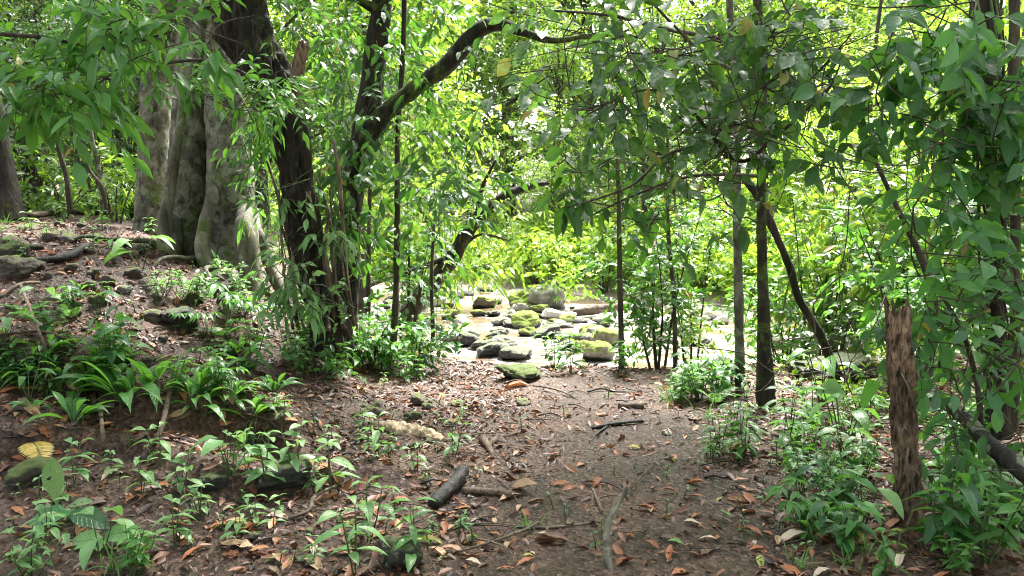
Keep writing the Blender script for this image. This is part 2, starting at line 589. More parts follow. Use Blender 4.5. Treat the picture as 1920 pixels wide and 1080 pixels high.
def rock_mat(name, c1, c2, moss=0.5, rough=.75, mosscol=((.045, .075, .01), (.24, .31, .04))):
    m, nt, N, lk = mat(name)
    tc = N('ShaderNodeTexCoord')
    oi = N('ShaderNodeObjectInfo')
    va = N('ShaderNodeVectorMath', operation='ADD')
    ms = N('ShaderNodeMath', operation='MULTIPLY', ins={1: 37.0})
    lk(oi.outputs['Random'], ms.inputs[0])
    lk(tc.outputs['Object'], va.inputs[0])
    lk(ms.outputs[0], va.inputs[1])
    v = va.outputs[0]
    nz = N('ShaderNodeTexNoise', ins={'Scale': 3.5, 'Detail': 10.0, 'Roughness': .65})
    lk(v, nz.inputs['Vector'])
    cr = ramp(N, [(.3, c1), (.7, c2)])
    lk(nz.outputs[0], cr.inputs[0])
    col = cr.outputs[0]
    h = nz.outputs[0]
    bs = N('ShaderNodeBsdfPrincipled', ins={'Roughness': rough, 'Specular IOR Level': .5})
    fn = N('ShaderNodeTexNoise', ins={'Scale': 30.0, 'Detail': 6.0, 'Roughness': .7})
    lk(v, fn.inputs['Vector'])
    if moss > 0:
        ge = N('ShaderNodeNewGeometry')
        sp = N('ShaderNodeSeparateXYZ')
        lk(ge.outputs['Normal'], sp.inputs[0])
        mz = N('ShaderNodeTexNoise', ins={'Scale': 2.4, 'Detail': 8.0, 'Roughness': .7})
        lk(v, mz.inputs['Vector'])
        a = N('ShaderNodeMath', operation='MULTIPLY_ADD', ins={1: .32})
        lk(sp.outputs[2], a.inputs[0])
        fz = N('ShaderNodeMath', operation='MULTIPLY_ADD', ins={1: .3, 2: -.15})
        lk(fn.outputs[0], fz.inputs[0])
        a2 = N('ShaderNodeMath', operation='ADD')
        lk(fz.outputs[0], a2.inputs[0])
        lk(mz.outputs[0], a2.inputs[1])
        lk(a2.outputs[0], a.inputs[2])
        mr = ramp(N, [(.78 - .35 * moss, g(0)), (.88 - .35 * moss, g(1))])
        lk(a.outputs[0], mr.inputs[0])
        gc = ramp(N, [(.35, mosscol[0]), (.65, mosscol[1])])
        lk(fn.outputs[0], gc.inputs[0])
        mc = N('ShaderNodeMix', data_type='RGBA')
        lk(mr.outputs[0], mc.inputs[0])
        lk(col, mc.inputs[6])
        lk(gc.outputs[0], mc.inputs[7])
        col = mc.outputs[2]
        rr = N('ShaderNodeMath', operation='MULTIPLY_ADD', ins={1: .25, 2: rough - .05})
        lk(mr.outputs[0], rr.inputs[0])
        lk(rr.outputs[0], bs.inputs['Roughness'])
    gw = N('ShaderNodeNewGeometry')
    sw = N('ShaderNodeSeparateXYZ')
    lk(gw.outputs['Position'], sw.inputs[0])
    wn = N('ShaderNodeMath', operation='MULTIPLY_ADD', ins={1: .08})
    lk(fn.outputs[0], wn.inputs[0])
    lk(sw.outputs[2], wn.inputs[2])
    wr_ = N('ShaderNodeMapRange', ins={'From Min': WATER + .09, 'From Max': WATER + .15, 'To Min': .25, 'To Max': 1.0})
    lk(wn.outputs[0], wr_.inputs[0])
    wc = N('ShaderNodeVectorMath', operation='SCALE')
    lk(col, wc.inputs[0])
    lk(wr_.outputs[0], wc.inputs['Scale'])
    col = wc.outputs[0]
    ad = N('ShaderNodeMath', operation='MULTIPLY_ADD', ins={1: .8})
    lk(fn.outputs[0], ad.inputs[0])
    lk(h, ad.inputs[2])
    bp = N('ShaderNodeBump', ins={'Strength': .7, 'Distance': .05})
    lk(ad.outputs[0], bp.inputs['Height'])
    lk(col, bs.inputs['Base Color'])
    lk(bp.outputs[0], bs.inputs['Normal'])
    out = N('ShaderNodeOutputMaterial')
    lk(bs.outputs[0], out.inputs[0])
    return m


def dead_mat(name, c1, c2, rough=.55):
    return leaf_mat(name, [c1, c2], trans=.12, tcol=(.3, .12, .04), rough=rough, veins=True, spec=.4, aged=False)


def ground_mat():
    m, nt, N, lk = mat('soil')
    tc = N('ShaderNodeTexCoord')
    ge = N('ShaderNodeNewGeometry')
    P = ge.outputs['Position']
    a = N('ShaderNodeTexNoise', ins={'Scale': 1.3, 'Detail': 8.0, 'Roughness': .65})
    lk(P, a.inputs['Vector'])
    b = N('ShaderNodeTexNoise', ins={'Scale': 26.0, 'Detail': 8.0, 'Roughness': .75})
    lk(P, b.inputs['Vector'])
    c = N('ShaderNodeTexVoronoi', ins={'Scale': 42.0, 'Randomness': 1.0})
    c.feature = 'F1'
    w = N('ShaderNodeVectorMath', operation='MULTIPLY_ADD')
    lk(b.outputs['Color'], w.inputs[0])
    w.inputs[1].default_value = (.06, .06, .06)
    lk(P, w.inputs[2])
    lk(w.outputs[0], c.inputs['Vector'])
    soil = ramp(N, [(.36, (.011, .007, .005)), (.48, (.054, .031, .021)), (.64, (.16, .098, .068))])
    mixf = N('ShaderNodeMath', operation='MULTIPLY_ADD', ins={1: .55})
    lk(b.outputs[0], mixf.inputs[0])
    m2 = N('ShaderNodeMath', operation='MULTIPLY', ins={1: .45})
    lk(a.outputs[0], m2.inputs[0])
    lk(m2.outputs[0], mixf.inputs[2])
    lk(mixf.outputs[0], soil.inputs[0])
    # crumbs: each voronoi cell a little different
    cc = N('ShaderNodeMix', data_type='RGBA', blend_type='MULTIPLY', ins={0: .75})
    cr = ramp(N, [(0, g(.35)), (.5, g(.9)), (1, g(1.7))])
    sx = N('ShaderNodeSeparateXYZ')
    lk(c.outputs['Color'], sx.inputs[0])
    lk(sx.outputs[0], cr.inputs[0])
    lk(soil.outputs[0], cc.inputs[6])
    lk(cr.outputs[0], cc.inputs[7])
    # gravel and sand near and beyond the river
    sp = N('ShaderNodeSeparateXYZ')
    lk(P, sp.inputs[0])
    far = ramp(N, [(.0, g(0)), (1., g(1))])
    fm = N('ShaderNodeMapRange', ins={'From Min': 10.0, 'From Max': 16.0})
    lk(sp.outputs[1], fm.inputs[0])
    zr = N('ShaderNodeMapRange', ins={'From Min': 1.2, 'From Max': .1})
    lk(sp.outputs[2], zr.inputs[0])
    fz = N('ShaderNodeMath', operation='MULTIPLY')
    lk(fm.outputs[0], fz.inputs[0])
    lk(zr.outputs[0], fz.inputs[1])
    sand = ramp(N, [(.35, (.12, .095, .07)), (.6, (.34, .29, .23))])
    lk(b.outputs[0], sand.inputs[0])
    mm = N('ShaderNodeMix', data_type='RGBA')
    lk(fz.outputs[0], mm.inputs[0])
    lk(cc.outputs[2], mm.inputs[6])
    lk(sand.outputs[0], mm.inputs[7])
    bs = N('ShaderNodeBsdfPrincipled', ins={'Specular IOR Level': .3})
    lk(mm.outputs[2], bs.inputs['Base Color'])
    rr = ramp(N, [(.35, g(.38)), (.65, g(.75))])
    lk(a.outputs[0], rr.inputs[0])
    lk(rr.outputs[0], bs.inputs['Roughness'])
    hh = N('ShaderNodeMath', operation='MULTIPLY_ADD', ins={1: .35})
    lk(c.outputs['Distance'], hh.inputs[0])
    lk(b.outputs[0], hh.inputs[2])
    bp = N('ShaderNodeBump', ins={'Strength': .9, 'Distance': .03})
    lk(hh.outputs[0], bp.inputs['Height'])
    lk(bp.outputs[0], bs.inputs['Normal'])
    out = N('ShaderNodeOutputMaterial')
    lk(bs.outputs[0], out.inputs[0])
    return m


def water_mat():
    m, nt, N, lk = mat('river_water')
    ge = N('ShaderNodeNewGeometry')
    mp = N('ShaderNodeMapping')
    mp.inputs['Scale'].default_value = (1, 2.2, 1)
    lk(ge.outputs['Position'], mp.inputs[0])
    a = N('ShaderNodeTexNoise', ins={'Scale': 2.6, 'Detail': 8.0, 'Roughness': .62, 'Distortion': .8})
    lk(mp.outputs[0], a.inputs['Vector'])
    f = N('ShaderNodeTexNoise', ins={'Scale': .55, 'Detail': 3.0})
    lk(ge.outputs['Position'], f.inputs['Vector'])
    foam_glare = N('ShaderNodeMath', operation='MULTIPLY')  # white water plus sky glare, painted into the base colour
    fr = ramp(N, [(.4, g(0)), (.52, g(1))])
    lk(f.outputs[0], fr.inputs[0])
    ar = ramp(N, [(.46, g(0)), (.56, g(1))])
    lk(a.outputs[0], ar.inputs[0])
    lk(fr.outputs[0], foam_glare.inputs[0])
    lk(ar.outputs[0], foam_glare.inputs[1])
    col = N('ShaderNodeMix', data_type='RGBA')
    lk(foam_glare.outputs[0], col.inputs[0])
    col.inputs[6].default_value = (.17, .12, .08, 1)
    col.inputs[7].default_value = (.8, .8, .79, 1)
    bs = N('ShaderNodeBsdfPrincipled', ins={'Roughness': .07, 'Specular IOR Level': 1.0, 'IOR': 1.45})
    lk(col.outputs[2], bs.inputs['Base Color'])
    bp = N('ShaderNodeBump', ins={'Strength': .4, 'Distance': .06})
    lk(a.outputs[0], bp.inputs['Height'])
    lk(bp.outputs[0], bs.inputs['Normal'])
    out = N('ShaderNodeOutputMaterial')
    lk(bs.outputs[0], out.inputs[0])
    return m


MT = {}
MT['fresh'] = leaf_mat('fresh_leaf', [(.03, .11, .02), (.055, .19, .03), (.1, .29, .05)], .38, (.26, .6, .05), .36, spec=.5)
MT['fresh_dull'] = leaf_mat('pale_leaf', [(.07, .19, .05), (.12, .27, .08), (.2, .36, .12)], .34, (.28, .55, .1), .42, dust=.2, spec=.5)
MT['dark'] = leaf_mat('dark_leaf', [(.01, .045, .012), (.02, .085, .02), (.045, .15, .03)], .32, (.18, .46, .03), .32, spec=.45)
MT['dusty'] = leaf_mat('dusty_leaf', [(.012, .05, .014), (.022, .085, .022), (.06, .17, .04)], .38, (.22, .52, .03), .38, dust=.8, spec=.4)
MT['blue'] = leaf_mat('bluish_leaf', [(.012, .065, .025), (.025, .11, .035), (.06, .22, .045), (.1, .28, .05)], .38, (.22, .55, .04), .36, spec=.5)
MT['lime'] = leaf_mat('lime_leaf', [(.05, .17, .012), (.11, .28, .02), (.2, .39, .03), (.4, .48, .08)], .5, (.5, .72, .05), .45, veins=False)
MT['midgreen'] = leaf_mat('mid_leaf', [(.03, .09, .014), (.06, .16, .02), (.11, .24, .03), (.2, .32, .04)], .45, (.4, .64, .04), .4, veins=False)
MT['deep'] = leaf_mat('deep_leaf', [(.012, .04, .012), (.025, .075, .018), (.045, .12, .025)], .3, (.18, .4, .04), .38, veins=False)
MT['holed'] = leaf_mat('holed_leaf', [(.05, .13, .04), (.1, .19, .07)], .3, (.28, .48, .1), .45, holes=True)
MT['yellow'] = leaf_mat('yellow_leaf', [(.42, .32, .06), (.6, .42, .08)], .35, (.6, .45, .08), .5)
MT['twig'] = bark_mat('twig_bark', (.03, .024, .016), (.10, .08, .055), scale=20, bump=.2)
MT['stem'] = bark_mat('green_stem', (.04, .07, .02), (.10, .14, .05), scale=20, bump=.1, rough=.5)
MT['fig'] = bark_mat('fig_bark', (.04, .037, .026), (.24, .225, .17), moss=.5, lichen=.75, scale=11, stretch=.6, bump=1.0)
MT['figdark'] = bark_mat('fig_root_bark', (.045, .04, .028), (.19, .17, .125), moss=.55, lichen=.35, scale=7, stretch=.3, bump=.6)
MT['darkbark'] = bark_mat('dark_bark', (.006, .005, .004), (.05, .038, .026), moss=.35, lichen=0, scale=16, stretch=.14, bump=1.0)
MT['mossbark'] = bark_mat('mossy_bark', (.008, .007, .005), (.05, .042, .028), moss=.6, scale=12, stretch=.25, bump=.8)
MT['palebark'] = bark_mat('pale_bark', (.05, .045, .035), (.18, .17, .13), moss=.3, lichen=1.0, scale=10, stretch=.5, bump=.5)
MT['fibre'] = bark_mat('fibrous_root', (.05, .035, .022), (.26, .2, .14), scale=18, stretch=.1, bump=.6)
MT['rot'] = bark_mat('rotten_wood', (.024, .014, .009), (.36, .235, .15), moss=.25, lichen=.15, scale=40, stretch=.3, bump=1.0)
MT['palewood'] = bark_mat('pale_rotten_wood', (.14, .09, .05), (.5, .4, .26), moss=.25, scale=12, stretch=.5, bump=.7)
MT['char'] = bark_mat('charred_wood', (.004, .0035, .003), (.02, .016, .014), scale=14, stretch=.4, bump=.8, rough=.55)
MT['stick'] = bark_mat('dry_stick', (.05, .035, .024), (.2, .155, .11), scale=25, stretch=1, bump=.4)
MT['root'] = bark_mat('brown_root', (.04, .027, .018), (.15, .11, .075), moss=.05, scale=18, stretch=1, bump=.5)
MT['rockgrey'] = rock_mat('grey_rock', (.10, .095, .085), (.34, .33, .30), .12)
MT['rockwet'] = rock_mat('wet_rock', (.008, .008, .007), (.045, .043, .036), .25, .4, ((.025, .04, .008), (.1, .14, .025)))
MT['rockmoss'] = rock_mat('mossy_rock', (.05, .045, .035), (.2, .18, .14), .72)
MT['rockmoss_shade'] = rock_mat('shaded_mossy_rock', (.03, .027, .02), (.12, .105, .085), .6, .7, ((.025, .042, .008), (.12, .17, .03)))  # darker copy of the mossy rock, near-bank shade put into its colours
MT['rocksoil'] = rock_mat('soil_stained_rock', (.045, .035, .028), (.16, .13, .105), .12, .7)
MT['rockpale'] = rock_mat('pale_rock', (.32, .31, .28), (.62, .6, .56), .1)
MT['soil'] = ground_mat()
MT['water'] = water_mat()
DEAD = {'rust': dead_mat('rust_dead_leaf', (.2, .06, .022), (.36, .13, .05)), 'tan': dead_mat('tan_dead_leaf', (.34, .2, .11), (.5, .33, .2)),
        'brown': dead_mat('brown_dead_leaf', (.07, .035, .022), (.15, .075, .045), .4), 'pale': dead_mat('pale_dead_leaf', (.42, .33, .24), (.6, .5, .38)),
        'yellow': dead_mat('yellowing_leaf', (.4, .33, .06), (.3, .36, .1)), 'green': dead_mat('fallen_green_leaf', (.09, .22, .05), (.2, .34, .09))}
m_lit = leaf_mat('litter_leaf', [(.012, .008, .006), (.03, .017, .012), (.07, .034, .022), (.11, .05, .03), (.2, .085, .04), (.045, .025, .018), (.17, .11, .07)], .08, (.3, .12, .04), .5, veins=False, spec=.35, aged=False)
MT['litter'] = m_lit


# ---------------------------------------------------------------- things and labels
REG = []


def thing(name, cat, loc=(0, 0, 0), label=None, look=None, group=None):
    o = bpy.data.objects.new(name, None)
    o.empty_display_size = .1
    COL.objects.link(o)
    o.location = tuple(float(v) for v in loc)
    o['category'] = cat
    if group:
        o['group'] = group
    if label:
        o['label'] = label
    if look:
        o['look'] = look
    REG.append(o)
    return o


def tag(o, cat, label=None, look=None, group=None):
    o['category'] = cat
    if group:
        o['group'] = group
    if label:
        o['label'] = label
    if look:
        o['look'] = look
    REG.append(o)
    return o


def dup(root, loc, rz=0.0, s=1.0, look=None, tilt=(0, 0)):
    r = root.copy()
    COL.objects.link(r)
    r.location = tuple(float(v) for v in loc)
    r.rotation_euler = (tilt[0], tilt[1], rz)
    r.scale = (s, s, s) if np.isscalar(s) else s
    for ch in root.children:
        c = ch.copy()
        COL.objects.link(c)
        c.parent = r
    if 'label' in r:
        del r['label']
    if look:
        r['look'] = look
    REG.append(r)
    return r


def ray_marks():
    L = {'the broken brown post': (1690, 780), 'the charred branch': (842, 928), 'the forked stick': (1148, 980),
         'the fluted pale tree': (395, 470), 'the moss-topped ledge stone': (62, 885), 'the leaning dark tree': (585, 540),
         'the mossy block stone': (965, 702), 'the largest mossy river boulder': (990, 597), 'the pale thin trunk': (1390, 690),
         'the dark straight trunk': (1434, 740), 'the vine-wrapped tree': (1868, 500), 'the lichen-spotted log': (1880, 850),
         'the pale rotten log piece': (765, 812), 'the leaf full of holes': (100, 910), 'the flat-topped mossy boulder': (1115, 660),
         'the curved branch arch': (860, 110), 'the leaning dead trunk': (900, 410), 'the short brown log': (1185, 762),
         'the shiny leaf clump': (235, 740), 'the dark edge trunk': (20, 320), 'the yellow fern frond': (45, 830),
         'the slanting dead branch': (1530, 610), 'the large curled tan leaf': (585, 1060), 'the pale bare sapling': (185, 320)}
    return L


ORD = ['next to', 'second from', 'third from', 'fourth from', 'fifth from', 'sixth from', 'seventh from', 'eighth from', 'ninth from', 'tenth from', 'eleventh from', 'twelfth from']


def finish_labels():
    marks = ray_marks()
    bins = {}
    for o in REG:
        if 'label' in o:
            continue
        x, y = proj(np.array(o.matrix_world.translation) if False else np.array(o.location))
        best = min(marks, key=lambda k: (marks[k][0] - x) ** 2 + (marks[k][1] - y) ** 2)
        dd = (marks[best][0] - x) ** 2 + (marks[best][1] - y) ** 2
        bins.setdefault((o.get('look', o['category']), best), []).append((dd, o))
    for (look, mk), lst in bins.items():
        lst.sort(key=lambda t: t[0])
        for i, (_, o) in enumerate(lst):
            o['label'] = f'{look}, {ORD[i]} {mk}' if i < 12 else f'{look}, scattered away from {mk}'
            if i >= 12 and 'group' not in o:
                o['group'] = o['category'] + 's'
    for o in REG:
        if 'look' in o:
            del o['look']


# ---------------------------------------------------------------- ground and water
def build_ground():
    def axis(lo, a, b, hi, fine, k):
        core = np.arange(a, b, fine)
        up = [b]
        while up[-1] < hi:
            up.append(up[-1] + fine + (up[-1] - b) * k)
        dn = [a]
        while dn[-1] > lo:
            dn.append(dn[-1] - fine - (a - dn[-1]) * k)
        return np.concatenate([dn[::-1][:-1], core, up])
    xs = axis(-160, -4.2, 3.6, 160, .034, .06)
    ys = axis(-30, 2.4, 9.5, 260, .034, .045)
    X, Y = np.meshgrid(xs, ys)
    Z = height(X, Y)
    V = np.stack([X.ravel(), Y.ravel(), Z.ravel()], 1)
    nx, ny = len(xs), len(ys)
    i, j = np.meshgrid(np.arange(ny - 1), np.arange(nx - 1), indexing='ij')
    p = (i * nx + j).ravel()
    T = np.concatenate([np.stack([p, p + 1, p + nx + 1], 1), np.stack([p, p + nx + 1, p + nx], 1)])
    m = M()
    m.add(V, T)
    o = m.build('ground', [MT['soil']])
    o['kind'] = 'structure'
    xs = np.linspace(-40, 40, 260)
    ys = np.concatenate([np.linspace(8, 20, 180), np.linspace(20.3, 66, 90)])
    X, Y = np.meshgrid(xs, ys)
    Z = WATER + .035 * fbm(np.stack([X * 1.5, Y * 2.5, X * 0], -1), 3, 61)
    V = np.stack([X.ravel(), Y.ravel(), Z.ravel()], 1)
    nx, ny = len(xs), len(ys)
    i, j = np.meshgrid(np.arange(ny - 1), np.arange(nx - 1), indexing='ij')
    p = (i * nx + j).ravel()
    T = np.concatenate([np.stack([p, p + 1, p + nx + 1], 1), np.stack([p, p + nx + 1, p + nx], 1)])
    m = M()
    m.add(V, T)
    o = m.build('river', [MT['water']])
    o['kind'] = 'structure'


build_ground()


# ---------------------------------------------------------------- rocks
def rock_mesh(name, seed, mt, rough=.16, flat=.0, blocky=0.0):
    import bmesh
    bm = bmesh.new()
    bmesh.ops.create_icosphere(bm, subdivisions=5, radius=1)
    V = np.array([v.co for v in bm.verts])
    if blocky:
        V = np.sign(V) * np.abs(V) ** (1 - blocky)
        V /= np.abs(V).max() * .9
    r = 1 + rough * 1.7 * fbm(V * 1.1 + seed * 3.7, 3, seed) + .1 * fbm(V * 4 + seed, 5, seed + 9)
    # a few planar facets
    for k in range(7):
        n = nrm(np.random.RandomState(seed * 10 + k).randn(3))
        d = V @ n
        c_ = .62 + .25 * np.random.RandomState(seed * 10 + k).rand()
        r = np.where(d > c_, r * (1 - .85 * (1 - c_ / d)), r)
    V = V * r[:, None]
    for v, c in zip(bm.verts, V):
        v.co = c
    me = bpy.data.meshes.new(name)
    bm.to_mesh(me)
    bm.free()
    me.materials.append(mt)
    me.polygons.foreach_set('use_smooth', np.full(len(me.polygons), True))
    return me


RM = {}
for kind, mt in (('rockgrey', 'rockgrey'), ('rockwet', 'rockwet'), ('rockmoss', 'rockmoss'), ('rocksoil', 'rocksoil'), ('rockpale', 'rockpale'), ('rockmoss_shade', 'rockmoss_shade')):
    RM[kind] = [rock_mesh('rock', s, MT[mt], rough=.2 if s % 2 else .13, blocky={3: .25, 4: .45}.get(s, .1)) for s in (1, 2, 3, 4, 5)]


def rock(px, py, w, h, kind, label=None, look=None, name='river_rock', v=None, base=None, sink=.28, deep=1.0):
    """px,py = centre of the visible rock; w,h its size in photo pixels"""
    foot = py + h * .5
    if base is None:
        p = G(px, foot)
        d = p[1]
        if d > 8.6:
            dw = (CAM[2] - WATER) / (-(ray(px, foot)[2] / ray(px, foot)[1]))
            if 8 < dw < 60 and hz(W(px, foot, dw)[0], dw) < WATER:
                p = W(px, foot, dw)
    else:
        p = W(px, foot, base)
    d = p[1]
    sx = w / F * d * .5
    sz = h / F * d / (2 - sink * 1.5)
    sy = (sx * .8 + sz * .3) * deep
    v = random.randrange(5) if v is None else v
    o = bpy.data.objects.new(name, RM[kind][v])
    COL.objects.link(o)
    o.location = (p[0], p[1] + sy * .7, p[2] + sz * (1 - sink * 1.5))
    o.scale = (sx, sy, sz)
    o.rotation_euler = (random.uniform(-.15, .15), random.uniform(-.2, .2), random.uniform(-.5, .5) + random.choice((0, math.pi)))
    o['group'] = 'stones of the river' if d > 8 else 'stones on the slope'
    return tag(o, 'rock', label, look, o['group'])


rock(862, 620, 74, 46, 'rockgrey', 'large grey slanting boulder at the near edge of the water, behind a round mossy one')
rock(881, 638, 44, 26, 'rockwet', 'rounded dark green boulder leaning against the large grey slanting boulder')
rock(914, 658, 56, 24, 'rockwet', 'low black stone with moss on one end at the muddy bank')
rock(972, 664, 66, 24, 'rockwet', 'flat dark stone under dead leaves, just behind the bank edge')
rock(968, 703, 76, 26, 'rockmoss_shade', 'mossy block shaped stone lying where the path meets the bank', name='mossy_stone', v=2, sink=.1)
rock(990, 600, 56, 34, 'rockmoss', 'largest bright green mossy boulder in the middle of the stream', v=1)
rock(1137, 630, 60, 42, 'rockmoss', 'tall round boulder covered in moss beside the slim sapling stem', v=1)
rock(1115, 661, 64, 36, 'rockmoss', 'flat topped mossy boulder with a dark hollow front in the near water', v=2)
rock(1107, 620, 34, 18, 'rockmoss', 'small moss cushion rock just above the tall round mossy boulder')
rock(1085, 650, 28, 20, 'rockmoss', 'small green stone tucked beside the flat topped boulder')
rock(978, 560, 44, 42, 'rockmoss', 'upright half mossy boulder at the far side of the stream', v=1)
rock(1024, 561, 66, 42, 'rockgrey', 'broad brown grey boulder next to the upright half mossy one', v=0)
rock(905, 567, 40, 22, 'rockmoss', 'mossy loaf shaped rock alone in the brown pool')
rock(973, 577, 34, 22, 'rockgrey', 'pointed grey stone in front of the upright half mossy boulder')
rock(958, 590, 26, 15, 'rockgrey', 'small rough grey stone touching the largest mossy boulder')
rock(1010, 581, 34, 16, 'rockmoss', 'low mossy stone behind the largest mossy boulder')
rock(1036, 588, 46, 24, 'rockpale', 'pale slanted stone with a mossy end beside the drift log')
rock(1067, 597, 34, 16, 'rockmoss', 'oval mossy stone in front of the drift log')
rock(1087, 601, 28, 11, 'rockpale', 'flat pale stone next to the oval mossy stone')
rock(838, 592, 36, 16, 'rockmoss', 'yellow green mossy stone at the shallow riffle')
rock(868, 596, 30, 9, 'rockpale', 'flat whitish slab in the shallow riffle')
rock(894, 588, 28, 11, 'rockmoss', 'flattish green stone in the riffle in front of the loaf shaped rock')
rock(922, 589, 28, 10, 'rockwet', 'flat black stone in the middle of the riffle')
rock(936, 604, 40, 15, 'rockgrey', 'greenish grey stone with a dark wet foot before the riffle')
rock(962, 608, 34, 12, 'rockwet', 'black wet stone at the foot of the largest mossy boulder')
rock(1042, 607, 46, 12, 'rockpale', 'wide pale stone right of the largest mossy boulder'.replace('right of', 'awash beside'))
rock(1062, 611, 26, 9, 'rockpale', 'small bleached stone awash in front of the wide pale stone')
rock(1025, 624, 50, 22, 'rockwet', 'half hidden mossy dark stone behind the leafy seedlings at the bank')
rock(1058, 634, 34, 18, 'rockwet', 'smooth black stone between the seedlings and the brown pool')
rock(826, 567, 30, 18, 'rockpale', 'chalky stone beside the foot of the leaning dead trunk')
rock(845, 552, 40, 16, 'rockgrey', 'long grey stone on the far shingle bar')
rock(878, 548, 34, 14, 'rockpale', 'bleached stone on the far shingle bar')
rock(905, 540, 36, 14, 'rockgrey', 'grey stone half under the hanging leaves on the shingle bar')
rock(800, 560, 30, 14, 'rockpale', 'pale stone seen between thin stems')
rock(1340, 590, 60, 18, 'rockpale', 'white flat stone across the water behind the pale thin trunk')
rock(1290, 610, 40, 18, 'rockgrey', 'grey stone behind the leafy shrub at the water')
rock(1310, 640, 44, 18, 'rockwet', 'dark stone at the water behind the leafy shrub')
rock(1350, 690, 50, 26, 'rockwet', 'black rounded stone at the foot of the pale thin trunk')
rock(1565, 690, 150, 50, 'rockwet', 'big dark shadowed boulder behind the slanting dead branch', v=1)
rock(1620, 655, 80, 30, 'rockgrey', 'grey boulder on the waterline behind the post')
rock(1470, 640, 60, 20, 'rockpale', 'pale stone between the two straight trunks and the slanting branch')
for i in range(60):
    px = random.choice([random.uniform(680, 1250), random.uniform(640, 830), random.uniform(1250, 1750)])
    py = random.uniform(538, 610)
    s = random.uniform(10, 26) * (.6 + (py - 530) / 90)
    rock(px, py, s, s * random.uniform(.35, .6), random.choice(['rockpale', 'rockgrey', 'rockwet', 'rockpale', 'rockmoss']),
         look=random.choice(['small water worn stone in the stream', 'little rounded stone of the river bed']), name='river_stone')
for i in range(36):
    px, py = random.uniform(815, 1240), random.uniform(566, 655)
    s = random.choice([random.uniform(9, 18), random.uniform(16, 30), random.uniform(28, 46)]) * (.5 + (py - 560) / 110)
    rock(px, py, s, s * random.uniform(.35, .6), random.choice(['rockwet', 'rockgrey', 'rockmoss', 'rockmoss', 'rockmoss', 'rockmoss_shade']),
         look=random.choice(['wet stone in the riffle', 'dark angular stone in the riffle', 'rough stone standing in the shallows']), name='river_stone')
# slope stones
rock(45, 893, 76, 44, 'rockmoss_shade', 'rounded stone with a bright moss cap on the muddy ledge', name='mossy_stone', v=0)
rock(10, 475, 56, 36, 'rockmoss_shade', 'mossy stone beside the roots on the upper bank, at the picture edge', name='mossy_stone')
rock(20, 505, 70, 40, 'rocksoil', 'brown stone below the mossy stone on the upper bank', name='stone')
rock(20, 665, 120, 60, 'rockwet', 'big dark mossy boulder bulging from the bank', name='boulder', v=1, deep=.7)
rock(50, 500, 50, 26, 'rocksoil', 'flat soil stained stone beside the black root', name='stone')
rock(330, 600, 60, 36, 'rockwet', 'rough brown boulder at the foot of the fluted tree', name='boulder', v=0)
rock(420, 525, 50, 50, 'rocksoil', 'grey stone pressed against the roots of the fluted tree', name='stone')
rock(232, 545, 26, 16, 'rockgrey', 'small pale stone on the bare bank', name='stone')
rock(180, 565, 26, 16, 'rocksoil', 'oval stone with fern tip on the bare bank', name='stone')
rock(285, 595, 46, 22, 'rocksoil', 'flat brown stone stepped into the bank', name='stone')
rock(510, 900, 120, 56, 'rockwet', 'dark mossy stone under the ledge seedlings', name='stone', v=1)
rock(390, 905, 70, 40, 'rockwet', 'black stone in the face of the soil ledge', name='stone')
rock(740, 1050, 80, 54, 'rockwet', 'dark squarish stone behind the seedling in front', name='stone', v=2)
rock(770, 782, 36, 16, 'rockmoss_shade', 'small mossy stone on the pale rotten log', name='mossy_stone')
rock(705, 768, 34, 24, 'rocksoil', 'round stone behind the pale rotten log', name='stone')
rock(805, 760, 26, 16, 'rocksoil', 'small smooth stone near the path edge', name='stone')
rock(785, 750, 30, 18, 'rocksoil', 'grey oval stone near the path edge', name='stone')
rock(860, 757, 30, 12, 'rocksoil', 'mossy pebble sunk in the path', name='stone')
rock(983, 755, 30, 12, 'rocksoil', 'flat grey stone on the far part of the path', name='stone')
rock(520, 820, 50, 18, 'rocksoil', 'flat stone on the slope behind the ledge seedlings', name='stone')
for i in range(46):
    px, py = random.choice([(random.uniform(0, 260), random.uniform(420, 540)), (random.uniform(60, 520), random.uniform(520, 700)), (random.uniform(300, 900), random.uniform(700, 1060))])
    s = random.uniform(12, 30)
    rock(px, py, s, s * .6, 'rocksoil', look=random.choice(['small soil stained pebble', 'little brown pebble half sunk in soil']), name='pebble')


# ---------------------------------------------------------------- trunks
def PT(lst):
    """(px,py,d,r_px) -> x y z r"""
    return [list(W(a, b, d)) + [r / F * d] for a, b, d, r in lst]


def rel(P, o):
    P = np.array(P, float)
    P[:, :3] -= np.array(o)
    return P


def wood(name, parent, P, mt, sides=10, step=.06, disp=None, jag=0):
    m = M()
    m.add(*tube(rel(P, parent.location), sides, step, disp, True, jag)[:2])
    return m.build(name, [mt], parent)


